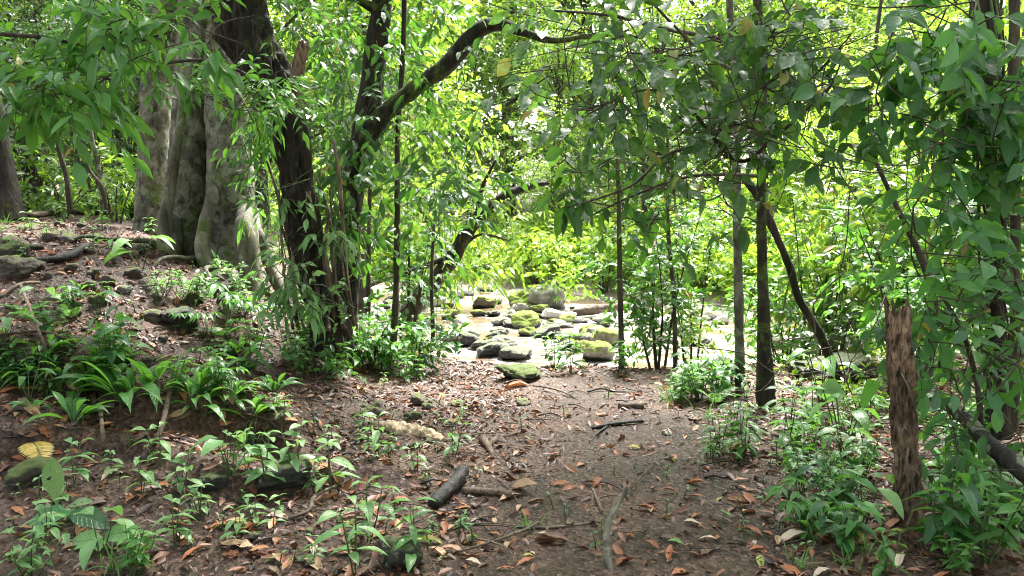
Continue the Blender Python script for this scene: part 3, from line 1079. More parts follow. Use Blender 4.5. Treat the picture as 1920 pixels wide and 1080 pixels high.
def crown_leaves(m, centers, spread, ntw, nl, ll, wr, tp, tl=.5, droop=.15, sag=.22, mats=(0, 1), twr=.008, up=.55, rnd=(0, 1), out=None, face=.45):
    """leafy twigs around the centres; everything in one vectorised go"""
    centers = np.atleast_2d(centers)
    spread = np.broadcast_to(np.asarray(spread, float), (3,))
    n = ntw
    c = centers[rs.randint(len(centers), size=n)]
    q = rs.randn(n, 3)
    q = nrm(q) * (rs.rand(n, 1) ** .45)
    O = c + q * spread
    D = nrm(q * 1.0 + rs.randn(n, 3) * .55 + np.array([0, 0, .1 - droop * .4]) + (0 if out is None else np.asarray(out)))
    Ln = tl * (.6 + .8 * rs.rand(n))
    m.leaves(TWIG, O, D, UP[None], Ln, twr * 2, mats[1], .5, sag=sag * .5)
    bias = rs.rand(n)
    for k in range(nl):
        t = (k + .6 + .5 * rs.rand(n)) / (nl + .4)
        t = np.minimum(t, 1)
        p = O + D * (Ln * t)[:, None]
        p[:, 2] -= sag * .5 * Ln * t * t
        S = nrm(np.cross(D, UP) + 1e-4) * (1 if k % 2 else -1)
        last = (k == nl - 1)
        dr = D * (.55 if not last else 1.2) + S * (.9 if not last else .1) + rs.randn(n, 3) * .28
        dr[:, 2] -= droop
        nn = nrm(UP[None] * up + np.array([0, -face, .0]) + rs.randn(n, 3) * .38 + .2 * S)
        L = ll * (.5 + .75 * rs.rand(n) ** 1.2)
        r = np.clip(rnd[0] + (rnd[1] - rnd[0]) * (.55 * rs.rand(n) + .45 * bias), 0, 1)
        ww = L * wr * (.8 + .4 * rs.rand(n))
        sg = sag * (.4 + 1.3 * rs.rand(n))
        if isinstance(tp, list):
            pk = rs.randint(len(tp), size=n)
            for q_, t_ in enumerate(tp):
                z_ = pk == q_
                if z_.any():
                    m.leaves(t_, p[z_], dr[z_], nn[z_], L[z_], ww[z_], mats[0], r[z_], sag=sg[z_])
        else:
            m.leaves(tp, p, dr, nn, L, ww, mats[0], r, sag=sg)


# --- big fluted pale tree
base = W(400, 500, 8.9)
tA = thing('fluted_tree', 'tree', (base[0], base[1], hz(base[0], base[1])), 'massive pale fluted tree trunk with lichen patches and mossy roots on the bank')
m = M()
o3 = np.array(tA.location)
for P, sides, amp in [
    (PT([(284, 470, 10, 36), (288, 330, 10, 32), (290, 230, 10, 31), (300, 120, 10, 32), (318, 0, 10, 30), (330, -280, 10, 34), (350, -700, 10, 30)]), 56, .09),
    (PT([(348, 540, 9.1, 56), (349, 440, 9.1, 47), (352, 330, 9.1, 40), (362, 200, 9.2, 38), (372, 60, 9.3, 38), (378, -100, 9.4, 38), (380, -400, 9.6, 36), (380, -800, 9.6, 30)]), 64, .09),
    (PT([(438, 590, 8.9, 62), (437, 500, 8.9, 54), (434, 400, 8.9, 49), (432, 300, 8.95, 46), (428, 180, 9.1, 44), (420, 60, 9.3, 38), (414, -60, 9.4, 35), (405, -400, 9.6, 32)]), 64, .1),
    (PT([(395, 560, 9.25, 46), (396, 380, 9.25, 40), (400, 200, 9.4, 42), (395, 0, 9.5, 44), (390, -300, 9.6, 44)]), 48, .1),
]:
    P = rel(P, o3)
    P[:, 3] *= .92
    fl = bark(amp * 1.3, 3.4, .3, 3)
    kn = knob(.09, 13, 8)
    m.add(*tube(P, sides, .035, lambda b, fl=fl, kn=kn: fl(b) + kn(b))[:2])
m.build('trunk', [MT['fig']], tA)
for P in [[(398, 370, 8.55, 12), (384, 420, 8.45, 13), (378, 465, 8.4, 13), (388, 500, 8.35, 14), (410, 535, 8.3, 12), (430, 560, 8.2, 10)],
          [(345, 160, 8.8, 7), (336, 250, 8.7, 8), (322, 330, 8.65, 10), (312, 400, 8.6, 12), (310, 450, 8.6, 15), (300, 490, 8.6, 14)],
          [(460, 430, 8.5, 22), (468, 500, 8.4, 22), (478, 560, 8.3, 20), (500, 620, 8.1, 17)],
          [(480, 440, 8.9, 14), (500, 480, 8.9, 13), (520, 530, 8.8, 12), (560, 600, 8.6, 9)],
          [(320, 430, 8.8, 22), (318, 470, 8.6, 22), (300, 520, 8.4, 16)]]:
    P = [(P[0][0], P[0][1] - 45, P[0][2] + .35, P[0][3] * .5)] + P if P[0][3] > 8 else P
    Q = PT(P)
    e = Q[-1]
    gz = hz(e[0], e[1] - .12)
    Q.append([e[0], e[1] - .12, min(gz, e[2]) - .02, e[3] * 1.1])
    Q.append([e[0] + .02, e[1] - .3, gz - .2, e[3] * .9])
    wood('root', tA, Q, MT['figdark'], 24, .03, bark(.16, 7, .3, 5))
for a0, l in [(-2.3, 1.3), (-1.6, 1.1), (-1.0, 1.3), (-.6, 1.0)]:
    x, y = o3[0] + .6 * math.cos(a0), o3[1] + .15 + .45 * math.sin(a0)
    Q, a1 = [], a0
    for q in range(7):
        Q.append([x, y, hz(x, y) + (.05 if 0 < q < 5 else -.03) + .03 * rs.rand(), .04 * (1 - q / 8)])
        a1 += rs.randn() * .28
        x += l / 6 * math.cos(a1)
        y += l / 6 * math.sin(a1)
    wood('root', tA, Q, MT['figdark'], 14, .04, bark(.2, 8, 1, 6))
m = M()
cc = [(-7.5 + 6.5 * rs.rand(), 4 + 6 * rs.rand(), 5.2 + 3.5 * rs.rand()) for _ in range(22)]
cc = np.array(cc) - o3
crown_leaves(m, cc, (1.0, 1.0, .5), 900, 7, .2, .42, MIDL, .6, mats=(0, 1))
m.build('crown', [MT['deep'], MT['twig']], tA)
for c in cc[::4]:
    wood('limb', tA, [list(np.array([-3.2, 9.3, 5.5]) + rs.randn(3) * .1) + [.12], list((np.array([-3.4, 9, 6]) + (c + o3)) / 2 + [0, 0, .3]) + [.07], list(c + o3) + [.02]], MT['figdark'], 8, .2)

# --- leaning dark tree
b = W(612, 610, 7.3)
tB = thing('leaning_tree', 'tree', (b[0], b[1], hz(b[0], b[1])), 'thick dark rough tree leaning across the pale fluted trunk, with a broken branch stub')
P = PT([(400, -420, 7.0, 58), (425, -120, 7, 56), (447, 20, 7, 50), (478, 100, 7, 44), (515, 175, 7, 38), (541, 235, 7, 36), (552, 310, 7, 32), (566, 400, 7.1, 30), (584, 500, 7.2, 30), (610, 590, 7.3, 34), (625, 660, 7.3, 44)])
wood('trunk', tB, P, MT['darkbark'], 96, .02, bark(.5, 14, .16, 12))
wood('branch_stub', tB, PT([(548, 215, 6.95, 17), (552, 165, 6.9, 13), (561, 120, 6.9, 12), (569, 84, 6.9, 11)]), MT['rot'], 22, .02, bark(.25, 22, .2, 13), .04)
for k in range(16):
    x0 = 515 + 8 * k + rs.randn() * 5
    y0 = 250 + 120 * rs.rand()
    x1 = 545 + 7.5 * k + rs.randn() * 6
    ym = 600 + 25 * rs.rand()
    P = [(x0 - 10, y0, 7.05 - .1 * rs.rand(), 2.2)]
    for t in (.25, .5, .75, 1):
        P.append((x0 + (x1 - x0) * t + rs.randn() * 6, y0 + (ym - y0) * t, 6.95 + .35 * rs.rand(), 2 + 2.2 * rs.rand()))
    wood('aerial_root', tB, PT(P), MT['fibre'], 7, .05, bark(.2, 30, .3, 14))
m = M()
cc = np.array([(-5 + 5 * rs.rand(), 3.5 + 4 * rs.rand(), 4.8 + 2.5 * rs.rand()) for _ in range(14)]) - np.array(tB.location)
crown_leaves(m, cc, (.9, .9, .4), 520, 7, .17, .42, MIDL, .55)
m.build('crown', [MT['deep'], MT['twig']], tB)

# --- dark tree with the arched branch
b = W(645, 605, 8.2)
tC = thing('arched_tree', 'tree', (b[0], b[1], hz(b[0], b[1])), 'dark mossy tree whose bent branch arches up over the stream')
P = PT([(640, 660, 8.2, 34), (646, 590, 8.2, 27), (652, 450, 8.1, 24), (664, 340, 8.05, 25), (686, 250, 8, 26), (697, 170, 8, 22), (706, 80, 8, 20), (716, 0, 8, 19), (722, -150, 8, 17), (735, -420, 8, 13)])
wood('trunk', tC, P, MT['darkbark'], 48, .03, bark(.22, 10, .25, 22))
P = PT([(672, 300, 8, 17), (700, 240, 7.9, 19), (740, 195, 7.8, 16), (790, 158, 7.7, 15), (835, 125, 7.6, 16), (872, 82, 7.55, 17), (905, 52, 7.5, 15), (940, 47, 7.4, 12), (985, 62, 7.3, 8), (1040, 76, 7.2, 6), (1120, 66, 7.1, 4), (1200, 70, 7, 2.5)])
wood('branch', tC, P, MT['mossbark'], 32, .03, bark(.2, 9, .6, 23))
wood('branch', tC, PT([(716, 20, 8, 12), (690, 10, 7.9, 9), (660, -10, 7.8, 7), (600, -60, 7.6, 4)]), MT['mossbark'], 12, .05, knob(.15, 8))
m = M()
o3 = np.array(tC.location)
cc = np.array([W(x, y, d) for x, y, d in [(740, 60, 8.9), (790, 40, 9.0), (700, 90, 8.6), (660, 60, 7.6), (745, 130, 8.9), (640, 230, 7.6), (650, 290, 7.5), (690, 350, 7.4), (760, 320, 7.2), (640, 120, 8.6),
                                              (830, 290, 7.4), (860, 330, 7.2), (780, 380, 7.2), (640, 400, 7.6), (700, 440, 7.6), (830, 10, 8.8), (775, 150, 7.4), (930, 60, 7.2), (720, 200, 7.5), (620, 150, 8), (600, 60, 8), (870, 350, 7)]]) - o3
crown_leaves(m, cc, .34, 230, 7, .12, .5, OVALS, .35, droop=.6, twr=.004)
m.build('crown', [MT['dark'], MT['twig']], tC)
m = M()
cc = np.array([(-1.5 + 3.6 * rs.rand(), 4.5 + 4.5 * rs.rand(), 4.6 + 2 * rs.rand()) for _ in range(14)]) - o3
crown_leaves(m, cc, (.9, .9, .4), 420, 7, .17, .42, MIDL, .55)
m.build('upper_crown', [MT['deep'], MT['twig']], tC)

# --- thin trunks
def pole_tree(name, lab, pts, mt, sides=18, step=.05, disp=None):
    P = PT(pts)
    t = thing(name, 'tree', (P[-1][0], P[-1][1], P[-1][2]), lab)
    P = np.array(P)
    amp = .012 * np.sin(np.linspace(0, 9, len(P)) + P[0, 0] * 5)
    P[:-1, 0] += amp[:-1]
    wood('trunk', t, P, mt, sides, step, disp or (lambda b: knob(.22, 7, 3)(b) + knob(.12, 25, 4)(b)))
    for k in range(3 if step < .07 else 0):
        q = P[1] * (1 - .2 * k - .15) + P[-1] * (.2 * k + .15)
        sd_ = 1 if k % 2 else -1
        wood('side_branch', t, [list(q[:3]) + [.008], [q[0] + sd_ * .12, q[1] - .05, q[2] + .07, .006], [q[0] + sd_ * .3, q[1] - .1, q[2] + .1, .004], [q[0] + sd_ * .45, q[1] - .1, q[2] + .22, .002]], mt, 6, .05)
    return t


def gy(px, d):
    """pixel row where the ground is at depth d"""
    lo, hi = 300, 1400
    p = W(px, 700, d)
    z = hz(p[0], d)
    for _ in range(30):
        mid = (lo + hi) / 2
        if W(px, mid, d)[2] > z:
            lo = mid
        else:
            hi = mid
    return lo + 6


tD = pole_tree('slender_tree', 'slender straight trunk blotched white with lichen, beside a darker straight trunk', [(1368, -300, 7.2, 6), (1370, -10, 7.2, 6.5), (1378, 150, 7.2, 7), (1380, 350, 7.2, 8), (1386, 500, 7.2, 8), (1388, gy(1390, 7.2), 7.2, 10)], MT['palebark'])
tE = pole_tree('straight_tree', 'straight dark mossy trunk, thicker one of the two standing at the path', [(1418, -300, 6.6, 7), (1422, -10, 6.6, 8), (1428, 150, 6.6, 8.5), (1426, 350, 6.6, 9), (1433, 550, 6.6, 10), (1436, gy(1436, 6.6), 6.6, 19)], MT['mossbark'])
for tt, x0, x1, y0, y1 in ((tD, .5, 3.5, 6, 10), (tE, 1.5, 5.5, 4, 8.5)):  # unseen crowns above the frame, added to shade the path
    m = M()
    cc = np.array([(x0 + (x1 - x0) * rs.rand(), y0 + (y1 - y0) * rs.rand(), 5.0 + 2.2 * rs.rand()) for _ in range(15)]) - np.array(tt.location)
    crown_leaves(m, cc, (.9, .9, .4), 520, 7, .17, .45, MIDL, .55)
    m.build('crown', [MT['deep'], MT['twig']], tt)
tF = thing('slanting_branch', 'dead branch', W(1590, 730, 7.2), 'long dead branch slanting down past the straight dark trunk toward the boulder')
wood('wood', tF, PT([(1396, 335, 7.4, 7), (1420, 365, 7.3, 10), (1450, 430, 7.2, 8), (1480, 500, 7.2, 7.5), (1498, 560, 7.2, 8), (1534, 620, 7.2, 8), (1556, 670, 7.2, 9), (1590, 740, 7.2, 10)]), MT['darkbark'], 20, .03, bark(.2, 9, .5, 31), .03)
tH = thing('leaning_dead_trunk', 'dead tree', W(780, 575, 11), 'dead leaning trunk rising from the river edge through the leaves')
wood('wood', tH, PT([(745, 610, 11, 19), (800, 545, 11, 18), (850, 480, 11, 15), (880, 430, 11, 13), (905, 400, 11, 13), (950, 368, 11, 11), (985, 352, 11, 8), (1022, 344, 11, 5)]), MT['darkbark'], 24, .04, bark(.22, 7, .7, 32), .05)
wood('side_branch', tH, PT([(850, 480, 11, 6), (790, 500, 10.9, 4), (740, 520, 10.8, 3)]), MT['darkbark'], 8, .06)
wood('side_branch', tH, PT([(895, 400, 11, 5), (905, 350, 10.9, 4), (930, 300, 10.8, 2)]), MT['darkbark'], 8, .06)

tJ = thing('dark_edge_tree', 'tree', W(20, 395, 10.5), 'black smooth trunk standing on the upper bank at the picture edge')
wood('trunk', tJ, PT([(-90, -200, 10.5, 17), (-45, 60, 10.5, 17), (-12, 200, 10.5, 17), (3, 290, 10.5, 18), (12, 350, 10.5, 21), (20, 415, 10.5, 28)]), MT['darkbark'], 30, .05, bark(.15, 6, .4, 33))
for nm, lab, pts in [
    ('thin_sapling', 'thin bare stem in front of the dark hedge beside the pale bare sapling', [(95, 180, 11, 4), (110, 280, 11, 4.5), (125, 330, 11, 5), (132, 400, 11, 6)]),
    ('pale_sapling', 'pale bare sapling rising before the dark hedge near the fluted tree', [(160, 200, 11, 3.5), (178, 280, 11, 4), (184, 320, 11, 5), (195, 395, 11, 5)]),
    ('thin_sapling', 'crooked bare stem leaning toward the pale bare sapling', [(150, 270, 10.8, 2.5), (170, 320, 10.8, 3), (190, 350, 10.8, 3.5), (200, 398, 10.8, 4)]),
    ('slim_sapling', 'slim grey stem standing alone in front of the bright water by the arched tree', [(757, -60, 8.0, 4), (755, 100, 8.0, 5), (748, 250, 8, 5), (745, 420, 8, 6), (740, 560, 8, 6), (738, 640, 8, 7)]),
    ('slim_sapling', 'short dark pole in the gap beside the stream', [(812, 420, 8.8, 2.5), (811, 520, 8.8, 3.5), (810, 625, 8.8, 4), (809, 660, 8.8, 4)]),
    ('slim_sapling', 'thin stem running up through the leafy shrub beside the mossy boulder', [(1152, 200, 8.7, 3), (1158, 350, 8.6, 4), (1164, 520, 8.6, 5), (1166, 700, 8.6, 6)]),
    ('slim_sapling', 'thin pale stem behind the leafy shrub near the pale thin trunk', [(1250, 250, 8.6, 2.5), (1255, 430, 8.6, 3.5), (1262, 560, 8.6, 4), (1266, 690, 8.6, 5)]),
    ('slim_sapling', 'long thin stem hanging close to the vine-wrapped tree', [(1905, -100, 5.2, 9), (1900, 200, 5.2, 10), (1905, 500, 5.2, 9), (1900, 800, 5.2, 10)]),
    ('slim_sapling', 'grey crooked stem behind the broken post', [(1600, 215, 6.6, 3), (1640, 300, 6.5, 4), (1690, 400, 6.4, 5), (1735, 500, 6.4, 7), (1748, 570, 6.4, 8), (1742, 640, 6.4, 9), (1730, 740, 6.4, 16)]),
    ('bare_sapling', 'bare sloping sapling in the bright gap near the top of the picture', [(1720, 20, 14, 4), (1665, 150, 14, 5), (1630, 220, 14, 7), (1600, 330, 14, 9), (1590, 560, 14, 10)]),
    ('slim_sapling', 'thin upright stem with a kink beside the broken post', [(1840, 860, 4.3, 6), (1838, 760, 4.3, 5), (1830, 700, 4.3, 5), (1800, 620, 4.3, 4.5), (1772, 560, 4.3, 3)][::-1]),
    ('slim_sapling', 'thin dark stem between the leaning dark tree and the slim grey stem', [(700, 240, 9, 3), (692, 420, 9, 4), (690, 600, 9, 5)]),
]:
    pole_tree(nm, lab, pts, MT['palebark'] if 'pale' in nm or 'bare' in nm else MT['twig'], 8, .08)

# --- vine wrapped tree on the right
tG = thing('vine_wrapped_tree', 'tree', (W(1868, 800, 4.9)[0], 4.9, 0.1), 'dark narrow tree smothered in broad bluish leaves beside the broken post')
wood('trunk', tG, PT([(1838, -350, 4.9, 24), (1846, -20, 4.9, 25), (1852, 150, 4.9, 20), (1862, 300, 4.9, 18), (1868, 450, 4.9, 17), (1866, 620, 4.9, 16), (1872, 820, 4.9, 24)]), MT['darkbark'], 40, .03, bark(.25, 16, .3, 42))
for k in range(7):
    ph = rs.rand() * 6.28
    P = []
    for t in np.linspace(0, 1, 14):
        y = -100 + 860 * t
        P.append((1852 + 16 * t + 27 * math.sin(ph + t * (4 + k)), y, 4.9 - .09 * math.cos(ph + t * (4 + k)) - .02, 2.2))
    wood('vine', tG, PT(P), MT['twig'] if k % 2 else MT['stem'], 6, .06)


def sprays(name, cat, lab, regs, mt, ll, wr, tp, per=10, nl=6, droop=.5, sag=.3, tl=.3, spread=.22, anchor=None, wood_path=None, wmt='twig', rnd=(0, 1), up=.55, face=.45):
    loc = W(*(anchor or regs[0][:3]))
    t = thing(name, cat, loc, lab)
    m = M()
    c = np.array([W(x, y, d) for x, y, d in regs]) - loc
    crown_leaves(m, c, spread, per * len(regs), nl, ll, wr, tp, tl, droop, sag, twr=.0035, rnd=rnd, up=up, face=face)
    for c_ in c:
        for _ in range(2):
            e_ = c_ + rs.randn(3) * np.array([.3, .2, .15])
            m.add(*tube([list(c_ + rs.randn(3) * .05) + [.0045], list((c_ + e_) / 2 + rs.randn(3) * .03) + [.0035], list(e_) + [.0015]], 5, .08)[:2], mat=1)
    # fine stems linking neighbouring clusters
    for i in range(1, len(c)):
        j = min(range(i), key=lambda q: np.linalg.norm(c[q] - c[i]))
        if np.linalg.norm(c[j] - c[i]) < 1.2:
            mid = (c[i] + c[j]) / 2 + rs.randn(3) * .04
            m.add(*tube([list(c[j]) + [.005], list(mid) + [.0045], list(c[i]) + [.003]], 5, .1)[:2], mat=1)
    m.build('foliage', [MT[mt], MT['twig'] if wmt == 'twig' else MT['stem']], t)
    for P in (wood_path or []):
        wood('branch', t, PT(P), MT['twig'], 8, .05, knob(.12, 12))
    return t


def grid(x0, x1, y0, y1, n, d0, d1, s=None):
    r = np.random.RandomState(s if s is not None else int(x0 + y0 * 3 + 7))
    return [(x0 + (x1 - x0) * r.rand(), y0 + (y1 - y0) * r.rand(), d0 + (d1 - d0) * r.rand()) for _ in range(n)]


sprays('broadleaf_vine', 'climbing vine', 'broad blue green leaves hanging from the upper part of the vine-wrapped tree',
       grid(1720, 1920, 0, 250, 13, 4.0, 4.8) + grid(1640, 1800, 60, 300, 6, 4.3, 4.8), 'blue', .145, .64, [HEART] + OVALS[:4], per=5, nl=5, face=.9, droop=.35, tl=.25, spread=.2)
sprays('broadleaf_vine', 'climbing vine', 'mass of blue green leaves around the middle of the vine-wrapped tree',
       grid(1700, 1920, 260, 640, 20, 3.9, 4.8), 'blue', .12, .58, [HEART] + OVALS, face=.8, per=5, nl=5, droop=.3, tl=.25, spread=.2)
sprays('climbing_shrub', 'shrub', 'large leaved shrub filling the space between the broken post and the lichen-spotted log',
       grid(1730, 1930, 600, 900, 13, 3.7, 4.6), 'blue', .11, .5, OVALS, per=5, nl=5, droop=.35, tl=.22, spread=.18)
tT = sprays('dusty_leaved_tree', 'tree', 'low tree branch with dusty grey oval leaves spreading over the stream view',
       grid(1000, 1300, 10, 130, 12, 4.8, 5.6) + grid(960, 1200, 120, 240, 9, 4.8, 5.6) + grid(1180, 1420, 60, 260, 12, 4.6, 5.4) + grid(1360, 1520, 30, 260, 9, 4.6, 5.2) + grid(1180, 1400, 250, 400, 7, 5, 5.6), 'dusty', .12, .68, OVALS,
       per=3, nl=5, droop=.4, face=.6, tl=.3, spread=.25, wood_path=[
           [(1425, 90, 6.5, 4), (1340, 70, 6, 4), (1250, 55, 5.5, 4), (1150, 30, 5.2, 3), (1040, 20, 5, 2)],
           [(1560, 160, 5.2, 3), (1450, 260, 5.2, 3.5), (1380, 300, 5.3, 4), (1280, 190, 5.2, 3), (1200, 170, 5, 2), (1100, 215, 5, 1.6)],
           [(1428, 240, 6.3, 4), (1330, 270, 5.8, 4), (1250, 290, 5.4, 3), (1180, 350, 5.2, 2.5), (1060, 390, 5.2, 1.6)],
           [(1376, 130, 7, 4), (1330, 110, 6, 4), (1270, 55, 5.4, 3), (1210, -10, 5.2, 2)]])
sprays('dark_leaved_branch', 'branch', 'hanging branch of dark oval leaves against the bright far bank below the dusty leaves',
       grid(1060, 1420, 250, 430, 14, 5.2, 6) + grid(1480, 1590, 60, 330, 9, 4.6, 5.4), 'dark', .12, .6, OVALS, per=4, nl=5, face=.8, droop=.4, tl=.25, spread=.2,
       wood_path=[[(1430, 330, 6.4, 4), (1300, 330, 5.8, 3), (1180, 370, 5.6, 2.2), (1080, 420, 5.6, 1.4)], [(1425, 100, 6.4, 4), (1480, 140, 5.4, 3), (1540, 180, 5, 2), (1580, 110, 5, 1.5)]])
sprays('feathery_tree', 'tree', 'feathery tree with tiny leaflets glowing in the bright gap beside the bare sloping sapling',
       grid(1560, 1720, 30, 300, 16, 12.5, 14), 'lime', .11, .3, FAR, per=12, nl=12, droop=.1, tl=.7, spread=.5,
       wood_path=[[(1640, 560, 13.5, 8), (1636, 400, 13.5, 7), (1628, 250, 13.4, 6), (1640, 100, 13.3, 4), (1655, -20, 13.3, 3)]])
sprays('overhanging_branch', 'branch', 'branch of large drooping glossy leaves entering at the top corner of the picture',
       grid(-40, 180, 70, 190, 8, 4.6, 5.4) + grid(120, 400, -10, 80, 8, 4.8, 5.6), 'fresh', .15, .4, LANCES, per=7, nl=6, droop=.4, tl=.25, spread=.22,
       wood_path=[[(-60, 60, 5, 5), (80, 70, 5, 4), (200, 90, 5.1, 3), (320, 60, 5.2, 2)]])
sprays('glossy_branch', 'branch', 'light twiggy branch with silvery shining leaves in front of the fluted tree',
       grid(350, 560, 150, 240, 9, 5.8, 6.5) + grid(180, 330, 60, 130, 4, 5.8, 6.5), 'fresh', .1, .42, LANCES, per=7, nl=6, droop=.35, tl=.2, spread=.16,
       wood_path=[[(160, 120, 6, 2), (200, 148, 6, 2.5), (270, 130, 6, 2.5), (310, 118, 6, 3), (400, 115, 6.2, 3), (480, 150, 6.4, 3), (540, 190, 6.6, 3)]])
sprays('epiphyte', 'climbing plant', 'pale green narrow leaves sprouting down the stem of the leaning dark tree',
       grid(480, 660, 300, 620, 17, 6.6, 7.2), 'fresh_dull', .115, .34, LANCES, per=4, nl=5, droop=.6, tl=.22, spread=.15, wmt='stem')
sprays('epiphyte', 'climbing plant', 'bright leaves hanging in front of the fluted tree beside the leaning dark tree',
       grid(440, 520, 210, 420, 8, 6.9, 7.6), 'fresh', .11, .34, LANCES, per=5, nl=5, droop=.7, tl=.2, spread=.12, wmt='stem')


# shrubs and bank vegetation -------------------------------------------------
def shrub(name, lab, px, d, wpx, top, mt, ll, wr=.42, dens=1.0, tp=MIDL, nl=7, base_row=None, droop=.12, rnd=(0, 1), look=None, nst=None):
    """multi-stemmed shrub: foot on the ground at (px,d), reaching row top"""
    p = W(px, 600, d)
    z = hz(p[0], d)
    t = thing(name, 'shrub', (p[0], d, z), lab, look)
    H = W(px, top, d)[2] - z
    R = wpx / F * d * .5
    n = nst or max(4, int(5 * R / .5))
    m = M()
    st = M()
    C = []
    for k in range(n):
        a = rs.rand() * 6.28
        r = R * rs.rand() ** .6
        hh = H * (.55 + .5 * rs.rand())
        e = np.array([r * math.cos(a), r * math.sin(a) * .7, hh])
        q = e * np.array([.45, .45, .5]) + rs.randn(3) * .04
        st.add(*tube([[e[0] * .12, e[1] * .12, -.05, .012 + .004 * H], list(q) + [.01], list(e) + [.004]], 6, .12, knob(.1, 9))[:2])
        for f in (.45, .65, .85, 1.0):
            C.append(e * np.array([f, f, f]) + rs.randn(3) * .06)
    C = np.array(C)
    sp = (max(.14, R * .38), max(.14, R * .35), max(.14, H * .16))
    vol = R * 2 * H
    ntw = int(dens * 46 * vol / (ll * ll * 60) + 12)
    crown_leaves(m, C, sp, ntw, nl, ll, wr, tp, ll * 2.4, droop=droop, twr=.003, rnd=rnd)
    m.build('foliage', [MT[mt], MT['twig']], t)
    st.build('stems', [MT['twig']], t)
    return t


shrub('leafy_shrub', 'dense dark leafed shrub on the bank between the mossy boulders and the pale thin trunk', 1235, 8.9, 190, 390, 'dark', .1, .46, 1.2, OVALS, rnd=(.3, 1))
shrub('leafy_shrub', 'bright leaved shrub rising beyond the two straight trunks, above the dead branch', 1530, 9.6, 300, 330, 'midgreen', .13, .45, 1.3)
shrub('leafy_shrub', 'tall bright shrub behind the upper half of the vine-wrapped tree', 1720, 8.6, 300, 200, 'midgreen', .13, .45, 1.3)
shrub('leafy_shrub', 'green shrub right behind the broken post', 1690, 6.8, 200, 430, 'fresh', .11, .55, 1.1, OVALS)
shrub('leafy_shrub', 'low fresh shrub in front of the roots of the arched tree', 690, 7.9, 170, 590, 'fresh', .1, .5, 1.3, OVALS)
shrub('leafy_shrub', 'low dark shrub spilling over the bank before the slim grey stem', 775, 8.3, 130, 600, 'dark', .1, .4, 1.3, LANCES, rnd=(.4, 1))
shrub('leafy_shrub', 'small bright shrub covering the foot of the leaning dark tree', 600, 7.0, 110, 620, 'fresh', .08, .4, 1.0, LANCES)
shrub('leafy_shrub', 'shrub with pale narrow leaves at the foot of the fluted tree', 400, 7.6, 200, 520, 'fresh_dull', .08, .4, 1.2, LANCES)
shrub('leafy_shrub', 'shrub growing behind the leaning dark tree on the bank', 600, 9.4, 170, 330, 'midgreen', .11, .4, 1.0)
shrub('leafy_shrub', 'shrub of dark hanging leaves between the arched tree and the leaning dead trunk', 760, 9.6, 190, 330, 'dark', .12, .5, .5, OVALS)
sprays('hanging_branch', 'branch', 'feathery branch of narrow leaves hanging over the pool beside the leaning dead trunk', grid(830, 970, 380, 510, 14, 10.6, 11.6), 'midgreen', .15, .3, MIDL, per=7, nl=8, droop=.4, tl=.4, spread=.28,
       wood_path=[[(860, 470, 11, 4), (900, 440, 11, 3), (950, 450, 11, 2)]])
shrub('leafy_shrub', 'yellow green bush on the gravel behind the big river boulders', 1040, 21, 110, 455, 'lime', .2, .45, 1.0)
shrub('leafy_shrub', 'lime coloured bush on the bank behind the pale thin trunk', 1330, 24, 220, 380, 'lime', .2, .45, 1.0)
shrub('leafy_shrub', 'grass green bush at the water behind the slanting dead branch', 1600, 21, 300, 400, 'lime', .19, .4, 1.0)
shrub('leafy_shrub', 'dark green bush along the bank behind the lichen-spotted log', 1880, 6.8, 220, 480, 'deep', .13, .45, 1.2, MID)
shrub('leafy_shrub', 'bright bush high behind the vine-wrapped tree', 1900, 10, 300, 60, 'midgreen', .15, .45, 1.1)
for a in [
    ('airy shrub in front of the water beside the pale thin trunk', 1300, 9.4, 150, 430, 'midgreen', .08),
    ('leafy shrub hiding the water between the two straight trunks and the slanting branch', 1470, 9.5, 200, 470, 'fresh', .1),
    ('fresh shrub hiding the water beyond the slanting branch', 1590, 9.6, 220, 420, 'midgreen', .1),
    ('dense green shrub on the bank beyond the broken post', 1760, 8.4, 200, 380, 'fresh', .1),
    ('dark little shrub under the slanting branch', 1560, 8.4, 130, 560, 'deep', .08)]:
    shrub('leafy_shrub', a[0], a[1], a[2], a[3], a[4], a[5], a[6], .5, .75, MID)
shrub('leafy_shrub', 'round lime bush on the far bank above the drift log', 1130, 25, 170, 420, 'lime', .2, .45, 1.0)
hedge = [(-60, 12, 200, -40, 'deep'), (70, 13, 220, -20, 'deep'), (190, 12.5, 200, 20, 'deep'), (20, 11.5, 170, 260, 'midgreen'), (120, 11.3, 160, 300, 'midgreen'), (225, 11.2, 150, 290, 'midgreen'),
         (60, 16, 260, -160, 'deep'), (250, 17, 260, -150, 'deep'), (-150, 14, 300, -100, 'deep'), (290, 12, 120, 330, 'midgreen')]
for px, d, w, top, mt in hedge:
    shrub('hedge_shrub', None, px, d, w, top, mt, .13, .4, .8, look='dark dense thicket shrub on the upper bank' if mt == 'deep' else 'mid green leafy shrub at the foot of the thicket')


